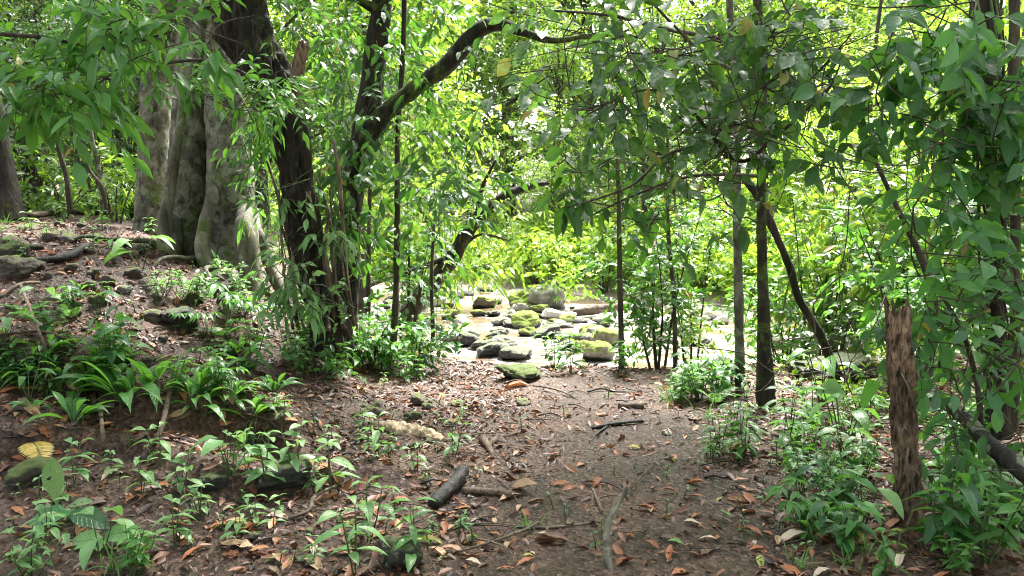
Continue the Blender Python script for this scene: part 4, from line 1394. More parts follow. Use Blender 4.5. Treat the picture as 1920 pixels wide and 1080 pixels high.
# trees across the river -------------------------------------------------
def far_tree(mt, seed, H=11, R=3.4, ll=.26, bark_='twig', n=760):
    st = rs.get_state()
    rs.seed(seed)
    t = thing('riverside_tree', 'tree', (0, 0, 0), look='')
    REG.remove(t)
    C = []
    m, st_ = M(), M()
    st_.add(*tube([[0, 0, -.4, .2], [.1, 0, H * .3, .15], [-.1, .1, H * .6, .1], [0, 0, H * .9, .03]], 10, .3, knob(.12, 3))[:2])
    for k in range(17):
        a, z = rs.rand() * 6.28, H * (.12 + .88 * rs.rand())
        r = R * (.35 + .65 * rs.rand()) * (1.05 - .5 * z / H)
        e = np.array([r * math.cos(a), r * math.sin(a), z])
        st_.add(*tube([[0, 0, z * .7, .06], [e[0] * .5, e[1] * .5, z * .9, .04], list(e) + [.015]], 5, .4)[:2])
        C.append(e)
    crown_leaves(m, np.array(C), (1.25, 1.25, .8), n, 9, ll, .42, FAR, .9, droop=.3, twr=.008)
    m.build('crown', [MT[mt], MT['twig']], t)
    st_.build('trunk', [MT[bark_]], t)
    rs.set_state(st)
    return t


FT = [far_tree('lime', 1), far_tree('midgreen', 2), far_tree('lime', 3, 9, 3.8, .3), far_tree('midgreen', 4, 12, 3, .22), far_tree('deep', 5, 10, 3.2)]
LK = ['light yellow green leafy tree on the far bank', 'mid green leafy tree on the far bank', 'low spreading lime tree on the far bank', 'tall fine leaved green tree on the far bank', 'dark green tree on the far bank']
used = [False] * 5
spots = []
for x, extra in [(-22, 0), (-17, 1), (-13, 0), (-9, 1), (-5.5, 0), (-2, .5), (1.5, 0), (4.5, .5), (7.5, 1), (11, 0), (15, 1), (19, 0)]:
    fb = np.interp(x, _FB[:, 0], _FB[:, 1])
    spots.append((x + random.uniform(-.8, .8), fb + 4 + extra * 2 + random.uniform(0, 1.5), .62))
for x in np.arange(-26, 30, 4.6):
    fb = np.interp(x, _FB[:, 0], _FB[:, 1])
    spots.append((x + random.uniform(-1, 1), fb + 11 + random.uniform(0, 3), 1.0))
for x in np.arange(-36, 44, 5.2):
    fb = np.interp(x, _FB[:, 0], _FB[:, 1])
    spots.append((x + random.uniform(-1, 1), fb + 20 + random.uniform(0, 5), 1.75))
for x in np.arange(-50, 56, 7):
    fb = np.interp(x, _FB[:, 0], _FB[:, 1])
    spots.append((x + random.uniform(-1, 1), fb + 32 + random.uniform(0, 6), 2.5))
# left bank wood behind the fluted tree
left = [(-7, 19, .8), (-10, 17, .8), (-12.5, 20, .9), (-5.2, 16.5, .95), (-3.6, 19, 1.0), (-8.5, 24, 1), (-14, 15, .9), (-15, 25, 1.1), (-11, 30, 1.1)]
right = [(8.5, 11.5, .6), (11, 9, .7), (9.5, 15, .7), (13, 13, .8), (7.2, 13.8, .45)]
around = [(-5.5, -4, .75), (0, -6.5, .8), (5.5, -4.5, .75), (8.5, 1.5, .75), (-9.5, 1, .75), (9, 6, .7), (-3, -10, 1), (4, -10, 1)]  # unseen trees behind and beside the camera, added to block sky light
right += around
for i, (x, y, s) in enumerate(spots + left + right):
    isleft = len(spots) <= i < len(spots) + len(left)
    v = random.choice([0, 1, 2, 3, 0, 3, 1, 4]) if not isleft else random.choice([1, 3, 4, 4])
    if i >= len(spots) + len(left):
        v = random.choice([1, 3, 0])
    lk = LK[v] if not (isleft or i >= len(spots) + len(left)) else LK[v].replace('far bank', 'near bank')
    sc = s * random.uniform(.88, 1.15)
    if not used[v]:
        used[v] = True
        t = FT[v]
        t.location = (x, y, hz(x, y) - .1)
        t.rotation_euler.z = random.random() * 6.28
        t.scale = (sc, sc, sc)
        t['look'] = lk
        REG.append(t)
    else:
        t = dup(FT[v], (x, y, hz(x, y) - .1), random.random() * 6.28, sc, lk)
    t['group'] = 'trees around the river'
for v in range(5):
    if not used[v]:
        for c in list(FT[v].children):
            bpy.data.objects.remove(c)
        bpy.data.objects.remove(FT[v])

# bushes along the far bank, low
def bush_proto(mt, seed, ll=.22, H=1.6, R=1.3, n=240, tp=FAR):
    t = thing('bank_bush', 'bush', (0, 0, 0), look='')
    REG.remove(t)
    m, s_ = M(), M()
    C = []
    for k in range(8):
        a = rs.rand() * 6.28
        e = np.array([R * .8 * math.cos(a), R * .8 * math.sin(a), H * (.25 + .7 * rs.rand())])
        s_.add(*tube([[0, 0, -.1, .03], list(e * .5) + [.02], list(e) + [.008]], 5, .3)[:2])
        C.append(e)
    crown_leaves(m, np.array(C), (R * .5, R * .5, H * .25), n, 8, ll, .42, tp, .5, droop=.3, twr=.006)
    m.build('foliage', [MT[mt], MT['twig']], t)
    s_.build('stems', [MT['twig']], t)
    return t


BP = [bush_proto('lime', 1), bush_proto('midgreen', 2), bush_proto('lime', 3, .3, 1.2)]
bl = ['rounded yellow green bush at the far bank', 'mid green bush at the far bank', 'broad leaved lime bush at the far bank']
first = [True] * 3
for k in range(46):
    x = random.uniform(-18, 19)
    fb = np.interp(x, _FB[:, 0], _FB[:, 1])
    y = fb + 1.5 + random.random() ** 1.3 * 7
    v = k % 3
    s = random.uniform(.7, 1.3)
    if first[v]:
        first[v] = False
        t = BP[v]
        t.location = (x, y, hz(x, y) - .05)
        t['look'] = bl[v]
        REG.append(t)
    else:
        t = dup(BP[v], (x, y, hz(x, y) - .05), random.random() * 6.28, s, bl[v])
    t['group'] = 'bushes of the far bank'

def cover(name, lab, n, xr, yr, mt, ll, cond):
    X = rs.uniform(xr[0], xr[1], n)
    Y = rs.uniform(yr[0], yr[1], n)
    k = cond(X, Y)
    X, Y = X[k], Y[k]
    Z = height(X, Y)
    k = Z > WATER + .12
    X, Y, Z = X[k], Y[k], Z[k]
    n = len(X)
    a = rs.rand(n) * 6.28
    el = rs.uniform(-.1, 1.2, n)
    D = np.stack([np.cos(a) * np.cos(el), np.sin(a) * np.cos(el), np.sin(el)], 1)
    hgt = rs.rand(n) ** 1.5 * ll * 2.2 * (.6 + .6 * np.abs(noise(np.stack([X * .7, Y * .7, X * 0], 1), 88)))
    m = M()
    L = ll * (.5 + .9 * rs.rand(n))
    m.leaves(FAR, np.stack([X, Y, Z + hgt], 1), D, nrm(UP[None] + np.array([0, -.4, 0]) + rs.randn(n, 3) * .4), L, L * .36, 0, rs.rand(n), sag=.3)
    o = m.build(name, [MT[mt]])
    o['kind'] = 'stuff'
    tag(o, 'undergrowth', lab)


cover('undergrowth', 'yellow green ground plants carpeting the far river bank', 60000, (-22, 24), (19, 52), 'lime', .24, lambda X, Y: Y > np.interp(X, _FB[:, 0], _FB[:, 1]) + .8)
cover('undergrowth', 'green low plants carpeting the upper bank under the thicket', 16000, (-13, -2.6), (9.6, 22), 'midgreen', .11, lambda X, Y: (Y < np.interp(X, _NB[:, 0], _NB[:, 1])) & (noise(np.stack([X * .8, Y * .8, X * 0], 1), 9) > -.35 + (Y < 10.8) * .5))
cover('undergrowth', 'low green plants covering the ground behind the broken post', 9000, (2.6, 12), (5.6, 12), 'midgreen', .1, lambda X, Y: (Y < np.interp(X, _NB[:, 0], _NB[:, 1]) + .3) & (noise(np.stack([X, Y, X * 0], 1), 12) > -.2))

# ---------------------------------------------------------------- stump, logs and sticks
P = PT([(1706, 1030, 3.97, 31), (1703, 975, 3.97, 27), (1702, 880, 3.97, 22), (1695, 780, 3.97, 23), (1688, 690, 3.97, 24), (1682, 605, 3.97, 23)])
tS = thing('broken_post', 'stump', (P[0][0], P[0][1], hz(P[0][0], P[0][1])), 'upright broken rotten brown post with a splintered top at the edge of the path')
wood('wood', tS, P, MT['rot'], 120, .01, lambda b: bark(.55, 24, .11, 52)(b) + .2 * noise(b * np.array([70, 70, 22]), 3) + .3 * fbm(b * 9, 3, 4), .1)
wood('vine', tS, PT([(1700, 990, 3.86, 2.5), (1716, 930, 3.87, 2.5), (1700, 860, 3.87, 2), (1720, 800, 3.87, 2), (1708, 740, 3.87, 2), (1690, 700, 3.87, 1.6)]), MT['fibre'], 6, .03)


def ground_stick(name, cat, lab, pts, mt, sides=10, side_branches=(), disp=None, jag=0, look=None):
    P = []
    for a, b, r, *h in pts:
        p = G(a, b)
        rr = r / F * p[1]
        P.append([p[0], p[1], p[2] + rr * .7 + (h[0] if h else 0), rr])
    t = thing(name, cat, (P[0][0], P[0][1], P[0][2]), lab, look)
    wood('wood', t, P, mt, sides, .03, disp or knob(.16, 14, 5), jag)
    for sb in side_branches:
        Q = []
        for a, b, r, *h in sb:
            p = G(a, b)
            rr = r / F * p[1]
            Q.append([p[0], p[1], p[2] + rr * .7 + (h[0] if h else 0), rr])
        wood('side_branch', t, Q, mt, 8, .03, knob(.15, 14))
    return t


ground_stick('charred_branch', 'branch', 'short thick charred black branch lying on the path', [(812, 955, 13, .0), (835, 937, 14, .01), (855, 920, 14, .02), (868, 903, 13, .03)], MT['char'], 22, disp=bark(.2, 14, 1, 3), jag=.01)
ground_stick('dead_branch', 'branch', 'muddy brown branch touching the charred black one', [(868, 926, 7), (910, 930, 7), (960, 936, 8)], MT['root'], 12)
ground_stick('short_log', 'log', 'short brown round log lying on the far part of the path', [(1160, 766, 6), (1206, 766, 6.5)], MT['root'], 16)
ground_stick('dead_branch', 'branch', 'dark crooked branch lying across the path behind the bare mud', [(1110, 805, 3), (1140, 800, 4), (1175, 797, 4.5), (1205, 793, 4)], MT['char'], 10, [[(1140, 800, 2), (1120, 815, 2), (1105, 830, 1)]])
ground_stick('dead_branch', 'branch', 'dark thin branch beside the pale rotten log on the slope', [(850, 830, 4), (880, 822, 4), (905, 815, 3)], MT['root'], 10)
ground_stick('root_knot', 'root', 'gnarled brown root knot poking out of the path', [(905, 828, 8), (918, 845, 6), (925, 862, 3)], MT['root'], 12, [[(915, 840, 5), (930, 832, 6, .01)]])
# forked stick: stands up a little
p0 = G(1145, 1078)
tK = thing('forked_stick', 'stick', p0, 'knobbly pale forked stick sticking up from the bare mud')
P = PT([(1150, 1085, p0[1], 8), (1140, 1050, 3.45, 7), (1137, 1010, 3.5, 6.5), (1144, 970, 3.55, 6), (1158, 945, 3.6, 5.5), (1172, 922, 3.62, 5), (1176, 912, 3.62, 3)])
wood('wood', tK, P, MT['palebark'], 14, .012, knob(.3, 26, 4))
wood('side_branch', tK, PT([(1171, 924, 3.62, 4), (1178, 934, 3.62, 4)]), MT['stick'], 8, .02)
ground_stick('dead_twig', 'twig', 'forked dark twig beside the forked stick', [(1110, 925, 2.5, .02), (1122, 948, 3, .01), (1128, 962, 3)], MT['stick'], 8, [[(1124, 955, 2), (1105, 968, 1.5)]])
# pale rotten log piece
P = []
for a, b, r in [(700, 800, 8), (725, 805, 14), (760, 812, 18), (800, 822, 17), (832, 832, 8)]:
    p = G(a, b)
    P.append([p[0], p[1], p[2] + .01, r / F * p[1]])
tL = thing('rotten_log', 'log', P[0][:3], 'pale crumbling rotten log piece with a mossy end on the slope beside the path')
wood('wood', tL, P, MT['palewood'], 40, .015, lambda b: bark(.5, 16, 1, 6)(b), .02)
# lichen log right
tN = thing('lichen_log', 'log', W(1900, 870, 3.9), 'black leaning log with pale lichen spots at the picture edge below the leaves')
wood('wood', tN, PT([(1700, 690, 5.0, 10), (1740, 735, 4.8, 11), (1800, 775, 4.4, 13), (1850, 828, 4.1, 16), (1900, 870, 3.9, 17), (1970, 930, 3.7, 17)]), bark_mat('spotted_log', (.01, .009, .008), (.045, .04, .034), lichen=.75, scale=10, bump=.8), 26, .03, knob(.2, 8, 9))
tR = thing('drift_log', 'log', W(1100, 590, 17), 'weathered brown drift log lying across the stones in the stream')
dl = (CAM[2] - WATER) / (-(ray(1100, 594)[2] / ray(1100, 594)[1]))
wood('wood', tR, PT([(1045, 592, dl, 6), (1080, 586, dl, 8), (1120, 580, dl + .2, 9), (1170, 575, dl + .5, 8), (1240, 571, dl + .8, 6)]), MT['root'], 16, .05, bark(.25, 9, 1, 3))
ground_stick('black_root', 'root', 'thick black root lying on the upper bank slope', [(60, 495, 6), (95, 497, 7, .02), (130, 490, 8, .02), (150, 478, 7, .02), (165, 465, 5)], MT['char'], 14)
ground_stick('surface_root', 'root', 'long low root running along the upper bank edge', [(0, 405, 5), (60, 408, 6), (130, 402, 5), (200, 403, 4), (260, 405, 3)], MT['root'], 10)
ground_stick('surface_root', 'root', 'mossy root at the picture edge on the upper bank', [(0, 478, 6, .02), (40, 474, 7, .03), (80, 470, 5, .01)], MT['mossbark'], 12)
ground_stick('fallen_branch', 'branch', 'thin pale branch leaning on the slope over the big dark boulder', [(0, 590, 4, .1), (40, 572, 4, .15), (75, 560, 3, .12)], MT['stick'], 8, [[(40, 572, 3, .15), (70, 640, 3, .08), (95, 690, 3, .02)]])
ground_stick('fallen_branch', 'branch', 'long thin grey stick across the slope in front of the big dark boulder', [(0, 662, 2.5, .1), (80, 668, 3, .08), (140, 672, 3, .08), (190, 690, 2.5, .04)], MT['stick'], 8)
ground_stick('surface_root', 'root', 'pale bent root dangling from the soil under the long leaves', [(215, 778, 4, .05), (192, 790, 4, .05), (192, 820, 4, .04), (195, 850, 4, .0)], MT['stick'], 8)
ground_stick('surface_root', 'root', 'brown root arching out of the hollow beneath the shiny plants', [(325, 740, 5, .06), (318, 790, 5, .06), (300, 825, 5, .03), (280, 845, 4)], MT['root'], 8)
ground_stick('long_twig', 'twig', 'long dark winding twig lying across the front of the path', [(840, 1000, 2), (880, 988, 2.5), (930, 985, 2.5), (1000, 992, 3), (1060, 990, 2.5), (1125, 982, 2)], MT['stick'], 6, [[(1000, 992, 2), (950, 1005, 2), (915, 1015, 1)], [(930, 985, 2), (900, 975, 2), (870, 990, 1)]])
ground_stick('long_twig', 'twig', 'long pale twig slanting across the leaves in front of the path', [(860, 1045, 2.5, .02), (920, 1030, 2.5, .03), (985, 1005, 3, .02), (1010, 980, 2)], MT['stick'], 6)
ground_stick('long_twig', 'twig', 'twig leading from the ledge up toward the rotten log', [(540, 985, 4, .02), (580, 970, 4, .02), (590, 950, 4, .04), (630, 930, 3, .05)], MT['stick'], 8)
for k in range(150):
    if k < 60:
        px, py = random.uniform(430, 900), random.uniform(700, 1070)
    elif k < 100:
        px, py = random.uniform(1250, 1900), random.uniform(760, 1075)
    elif k < 125:
        px, py = random.uniform(880, 1300), random.uniform(720, 1070)
    else:
        px, py = random.uniform(0, 430), random.uniform(480, 1070)
    a = random.uniform(-.5, .5) if random.random() < .75 else random.uniform(-1.5, 1.5)
    l = random.uniform(25, 110) * (py / 900)
    r = random.uniform(.7, 2.0)
    lift = random.uniform(0, .03)
    pts = [(px, py, r, lift), (px + l * .35 * math.cos(a), py + l * .2 * math.sin(a) + random.uniform(-4, 4), r, lift + .01), (px + l * .7 * math.cos(a), py + l * .4 * math.sin(a) + random.uniform(-5, 5), r * .8, lift), (px + l * math.cos(a), py + l * .6 * math.sin(a), r * .5, .0)]
    mt_, lk_ = random.choice([('stick', 'thin dry tan twig lying among dead leaves'), ('root', 'thin brown twig lying among dead leaves'), ('char', 'fine dark twig pressed in the soil')])
    t = ground_stick('dead_twig', 'twig', None, pts, MT[mt_], 5, look=lk_)
    t['group'] = 'fallen twigs on the ground'

# ---------------------------------------------------------------- leaf litter
def gn(X, Y):
    e = .02
    zx = height(X + e, Y) - height(X - e, Y)
    zy = height(X, Y + e) - height(X, Y - e)
    return nrm(np.stack([-zx / (2 * e), -zy / (2 * e), np.ones_like(X)], 1))


def pathness(X, Y):
    """1 on the trodden bare strip"""
    c = .55 + .06 * (Y - 3)
    w = .62 + .05 * (Y - 3)
    return sstep(1.25, .5, np.abs(X - c) / w) * sstep(9, 7.5, Y)


def litter(n, lo, hi, xr, yr, name, lab, tp, mt, exclude=.72, flat=.3, wr=(.3, .55), power=1.0):
    X = rs.uniform(xr[0], xr[1], n)
    Y = yr[0] + (yr[1] - yr[0]) * rs.rand(n) ** power
    dn = .5 + .75 * fbm(np.stack([X * 1.6, Y * 1.6, X * 0 + 2], 1), 3, 71)
    keep = (rs.rand(n) < .25 + 1.3 * dn) & (rs.rand(n) > exclude * pathness(X, Y)) & (np.abs(X) < Y * .72 + .4)
    X, Y = X[keep], Y[keep]
    Z = height(X, Y)
    ok = Z > WATER + .25
    X, Y, Z = X[ok], Y[ok], Z[ok]
    N = gn(X, Y)
    n = len(X)
    N = nrm(N + rs.randn(n, 3) * flat)
    a = rs.rand(n) * 6.28
    D = np.stack([np.cos(a), np.sin(a), rs.randn(n) * .12], 1)
    D = nrm(D - N * np.sum(D * N, 1, keepdims=True))
    L = lo + (hi - lo) * rs.rand(n) ** 1.8
    m = M()
    P = np.stack([X, Y, Z + .003 + .012 * rs.rand(n)], 1) - D * (L * .5)[:, None]
    m.leaves(tp, P, D, N, L, L * rs.uniform(wr[0], wr[1], n), 0, rs.rand(n), sag=rs.uniform(-.12, .22, n))
    o = m.build(name, [mt])
    o['kind'] = 'stuff'
    tag(o, 'leaf litter', lab)


litter(32000, .03, .1, (-6.5, 6.5), (2.6, 10.5), 'leaf_litter', 'brown rotting leaf litter strewn over the soil of bank and path', leaf_tmpl(2, 'oval', .3, .05, .1), m_lit, .8)
litter(2300, .07, .13, (-5, 5), (2.8, 9), 'large_leaf_litter', 'larger dead leaves in brown and orange among the litter', leaf_tmpl(4, 'oval', .3, .06, .1), leaf_mat('big_litter_leaf', [(.05, .022, .014), (.12, .045, .025), (.28, .1, .04), (.4, .2, .1), (.16, .07, .04)], .1, (.3, .12, .04), .5, veins=False, spec=.35, aged=False), .75)
litter(42000, .01, .035, (-5, 5), (2.6, 8.5), 'soil_crumbs', 'crumbs of bark and torn leaf scattered over the mud', FAR, m_lit, .45, flat=.6, wr=(.2, .7))
litter(9000, .04, .12, (-6.5, 6.5), (2.8, 9), 'needle_litter', 'fine twig and stalk fragments scattered over the soil', twig_tmpl(3, 3), MT['stick'], .6, wr=(.03, .06))

DL = {}
for cn, mt_ in DEAD.items():
    for s in range(3):
        tp = leaf_tmpl(6, ['oval', 'lance', 'oval'][s], [.28, .2, .45][s], [.05, .09, .03][s], .14)
        m = M()
        v = tp[0].copy()
        v[:, 2] += .25 * np.sin(v[:, 1] * 3 + s) * (.6 if s else 1) - .1
        m.leaves((v, tp[1], tp[2]), [[0, -.5, 0]], [[0, 1, 0]], [[0, 0, 1]], 1.0, [.42, .34, .5][s], 0, [.2 + .3 * s])
        o = m.build('fallen_leaf', [mt_])
        DL[cn, s] = o.data
        bpy.data.objects.remove(o)
NM = {'rust': 'rust orange dead leaf', 'tan': 'tan dead leaf', 'brown': 'dark brown dead leaf', 'pale': 'bleached pale dead leaf', 'yellow': 'yellow fallen leaf', 'green': 'green fallen leaf'}
SH = ['lying flat', 'narrow and crinkled', 'curled up']


def fallen(px, py, wpx, cn, s, rot=None, label=None, lift=0.0):
    p = G(px, py)
    n = gn(np.array([p[0]]), np.array([p[1]]))[0]
    o = bpy.data.objects.new('fallen_leaf', DL[cn, s])
    COL.objects.link(o)
    L = wpx / F * p[1] / .95
    o.scale = (L, L, L)
    from mathutils import Euler
    q = Vector((0, 0, 1)).rotation_difference(Vector(nrm(n + rs.randn(3) * .12)))
    a = random.random() * 6.28 if rot is None else rot
    o.rotation_euler = (q @ Euler((0, 0, a)).to_quaternion()).to_euler()
    o.location = (p[0], p[1], p[2] + .05 * L + .006 + lift)
    tag(o, 'leaf', label, f'{NM[cn]} {SH[s]}', 'dead leaves on the ground')
    return o


for a in [(845, 1038, 52, 'tan', 0, 1.4, 'large pale tan leaf with spots, flat on the mud behind the foremost seedling'),
          (585, 1062, 60, 'tan', 0, .8, 'large tan leaf at the bottom edge of the picture'),
          (440, 1030, 80, 'tan', 1, 1.5, 'long narrow tan leaf lying in front of the orange one'),
          (450, 1003, 78, 'rust', 1, 1.6, 'long bright orange leaf below a curled spotted one'),
          (435, 985, 56, 'tan', 2, 1.3, 'curled spotted tan leaf on top of the long orange one'),
          (340, 1010, 44, 'pale', 2, .4, 'crumpled whitish leaf standing among mud clods'),
          (325, 985, 44, 'rust', 1, 1.5, 'small rust leaf behind the crumpled whitish one'),
          (985, 968, 34, 'rust', 0, .3, 'reddish leaf standing beside the tuft of grass on the path'),
          (1045, 912, 38, 'rust', 1, 1.5, 'orange leaf flat on the path beyond the long winding twig'),
          (975, 917, 56, 'tan', 2, 1.2, 'crumpled tan leaf beside the charred branch'),
          (1410, 1002, 40, 'rust', 0, .5, 'broad orange leaf with serrated edge among grass on the mud'),
          (1165, 1060, 36, 'rust', 0, 2.2, 'red brown leaf leaning at the foot of the forked stick'),
          (1220, 1025, 36, 'rust', 0, .7, 'orange spotted leaf beyond the foot of the forked stick'),
          (1265, 1022, 30, 'green', 0, 1.2, 'bright green fallen leaf beside the spotted orange leaf'),
          (1325, 1040, 48, 'brown', 1, 2.4, 'long dark brown leaf leaning up from the mud'),
          (1380, 860, 30, 'rust', 0, .3, 'round orange leaf at the foot of the bright broad seedling'),
          (1300, 908, 34, 'rust', 2, 1.2, 'bunched orange leaves lying on bare mud'),
          (1210, 958, 42, 'rust', 0, 1.1, 'oval rust leaf on the bare mud between the forked stick and the bunched leaves'),
          (1248, 972, 30, 'tan', 2, 1.4, 'curled tan leaf in front of the oval rust leaf'),
          (1480, 1015, 60, 'pale', 2, 1.8, 'torn yellowish pale leaf with an orange tip'),
          (965, 725, 42, 'rust', 2, 1.5, 'bright orange curled leaf in front of the mossy block stone'),
          (1030, 1015, 60, 'brown', 2, 1.4, 'dark arched dead leaf forming a little hollow on the path'),
          (1020, 1010, 40, 'pale', 0, 1.2, 'pale leaf resting on the dark arched one'),
          (310, 1068, 30, 'brown', 0, .5, 'dark leaf near the bottom edge under the perforated plant'),
          (1500, 883, 50, 'tan', 2, 1.4, 'white speckled brown leaf curled beside the broken post'),
          (1262, 866, 14, 'yellow', 0, .3, 'small yellow leaf on the path'),
          (690, 865, 30, 'pale', 2, .2, 'upright pale leaf among seedlings before the rotten log'),
          (885, 730, 26, 'pale', 0, 1.2, 'small pale leaf near the bank edge')]:
    fallen(*a)
cnt = 28
while cnt < 300:
    px, py = random.uniform(-20, 1700), 700 + 400 * random.random() ** 1.2
    if px < 560 and random.random() < .5:
        py = random.uniform(560, 800)
    p = G(px, py)
    if p[2] < WATER + .4 or py > 1085:
        continue
    if pathness(np.array([p[0]]), np.array([p[1]]))[0] > .8 and random.random() < .45:
        continue
    cn = random.choices(['rust', 'tan', 'brown', 'pale', 'yellow', 'green'], [34, 16, 30, 8, 4, 5])[0]
    fallen(px, py, random.uniform(.05, .115) * F / p[1], cn, random.randrange(3))
    cnt += 1

# ---------------------------------------------------------------- ground plants
def proto(name, cat, mt, stems, fol, smt='stem'):
    t = thing(name, cat, (0, 0, -50))
    REG.remove(t)
    if stems.n:
        stems.build('stem', [MT[smt]], t)
    fol.build('foliage', [MT[mt], MT['stem']], t)
    return t


def P_seedling(mt, H=.2, pairs=3, ll=.085, wr=.46, tp=OVAL, stems=1, spread=.06):
    s, f = M(), M()
    for k in range(stems):
        a = rs.rand() * 6.28
        lean = np.array([math.cos(a), math.sin(a), 0]) * spread * (k > 0) + rs.randn(3) * .012
        h = H * (1 - .25 * rs.rand())
        e = np.array([lean[0], lean[1], h])
        s.add(*tube([[0, 0, -.03, .0035], list(e * .5 + rs.randn(3) * .008) + [.003], list(e) + [.002]], 5, .04)[:2])
        for q in range(pairs):
            t = (q + 1.2) / (pairs + .2)
            p = e * t
            b = rs.rand() * 3.14
            for sg in (0, math.pi):
                d = np.array([math.cos(b + sg), math.sin(b + sg), .35 - .5 * rs.rand() + (.25 if q == pairs - 1 else 0)])
                L = ll * (.7 + .5 * rs.rand()) * (1 if q < pairs - 1 else .8)
                f.leaves(tp, [p + nrm(d) * L * .12], [d], [UP + rs.randn(3) * .25], L, L * wr, 0, rs.rand(1), sag=.25 + .3 * rs.rand())
    return s, f


def P_rosette(n=14, ll=.26, wr=.22, tp=LANCE, pet=.08):
    s, f = M(), M()
    for k in range(n):
        a = rs.rand() * 6.28
        el = .35 + .9 * rs.rand()
        d = np.array([math.cos(a) * math.cos(el), math.sin(a) * math.cos(el), math.sin(el)])
        pl = pet * (.6 + rs.rand())
        s.add(*tube([[0, 0, -.02, .003], list(d * pl) + [.0022]], 4, .05)[:2])
        L = ll * (.6 + .6 * rs.rand())
        f.leaves(tp, [d * pl], [d], [UP + rs.randn(3) * .2], L, L * wr, 0, rs.rand(1), sag=.3 + .5 * rs.rand())
    return s, f


def P_bushy(stems=6, H=.35, ll=.1, wr=.36, tp=LANCE, nl=7, R=.18):
    s, f = M(), M()
    for k in range(stems):
        a = rs.rand() * 6.28
        r = R * rs.rand() ** .5
        e = np.array([r * math.cos(a), r * math.sin(a), H * (.6 + .5 * rs.rand())])
        mid = e * .5 + rs.randn(3) * .02
        s.add(*tube([[0, 0, -.03, .004], list(mid) + [.003], list(e) + [.002]], 5, .05)[:2])
        for q in range(nl):
            t = .25 + .75 * (q + rs.rand() * .5) / nl
            t = min(t, 1)
            p = e * t
            b = q * 2.4 + rs.rand()
            d = np.array([math.cos(b), math.sin(b), .5 * rs.rand() - .1])
            L = ll * (.65 + .6 * rs.rand())
            f.leaves(tp, [p], [d], [UP + rs.randn(3) * .25], L, L * wr, 0, rs.rand(1), sag=.2 + .5 * rs.rand())
    return s, f


def P_fern(n=5, L=.4, leaf=.07, pairs=16, el0=.5):
    s, f = M(), M()
    for k in range(n):
        a = 6.28 * k / n + rs.rand()
        el = el0 + .5 * rs.rand()
        h = np.array([math.cos(a), math.sin(a), 0])
        LL = L * (.7 + .5 * rs.rand())
        pts = []
        for t in np.linspace(0, 1, 8):
            pts.append(h * LL * t * math.cos(el) + UP * (LL * t * math.sin(el) - .45 * LL * t * t))
        pts = np.array(pts)
        s.add(*tube([list(p) + [.0025 * (1 - .7 * i / 8)] for i, p in enumerate(pts)], 4, .05)[:2])
        side = np.cross(h, UP)
        for q in range(pairs):
            t = .15 + .85 * q / pairs
            x = t * 7
            i = min(int(x), 6)
            p = pts[i] + (pts[i + 1] - pts[i]) * (x - i)
            dd = nrm(pts[i + 1] - pts[i])
            w = leaf * math.sin(math.pi * min(.95, t ** .7 * .9 + .05)) ** .7 + .008
            for sg in (-1, 1):
                f.leaves(MIDL, [p], [side * sg + dd * .35], [np.cross(side, dd) + rs.randn(3) * .1], w, w * .3, 0, rs.rand(1), sag=.15)
    return s, f


def P_grass(n=26, L=.2, wr=.03, spread=.06):
    s, f = M(), M()
    for k in range(n):
        a = rs.rand() * 6.28
        el = .5 + .9 * rs.rand()
        d = np.array([math.cos(a) * math.cos(el), math.sin(a) * math.cos(el), math.sin(el)])
        l = L * (.5 + .8 * rs.rand())
        f.leaves(BLADE, [[spread * rs.randn() * .5, spread * rs.randn() * .5, -.01]], [d], [UP + rs.randn(3) * .3], l, max(l * wr, .004), 0, rs.rand(1), sag=.35 + .5 * rs.rand())
    return s, f


def P_palm(n=5, H=.32, ll=.15, leaflets=6):
    s, f = M(), M()
    for k in range(n):
        a = rs.rand() * 6.28
        e = np.array([.16 * math.cos(a) * rs.rand(), .16 * math.sin(a) * rs.rand(), H * (.6 + .5 * rs.rand())])
        s.add(*tube([[0, 0, -.03, .004], list(e * .5) + [.0035], list(e) + [.003]], 5, .05)[:2])
        for q in range(leaflets):
            b = a + (q - leaflets / 2 + .5) * .7
            d = np.array([math.cos(b), math.sin(b), -.15])
            L = ll * (1.1 - .12 * abs(q - leaflets / 2 + .5)) * (.8 + .3 * rs.rand())
            f.leaves(LANCE, [e], [d], [UP + rs.randn(3) * .15], L, L * .33, 0, rs.rand(1), sag=.3 + .4 * rs.rand())
    return s, f


def P_broad(n=4, H=.25, ll=.17, wr=.6, tp=OVAL):
    s, f = M(), M()
    for k in range(n):
        a = 6.28 * k / n + rs.rand()
        e = np.array([.09 * math.cos(a), .09 * math.sin(a), H * (.5 + .5 * rs.rand())])
        s.add(*tube([[0, 0, -.03, .004], list(e * .5) + [.0035], list(e) + [.003]], 5, .05)[:2])
        L = ll * (.7 + .5 * rs.rand())
        d = np.array([math.cos(a), math.sin(a), .1])
        f.leaves(tp, [e], [d], [UP + rs.randn(3) * .25], L, L * wr, 0, rs.rand(1), sag=.3 + .4 * rs.rand())
    return s, f


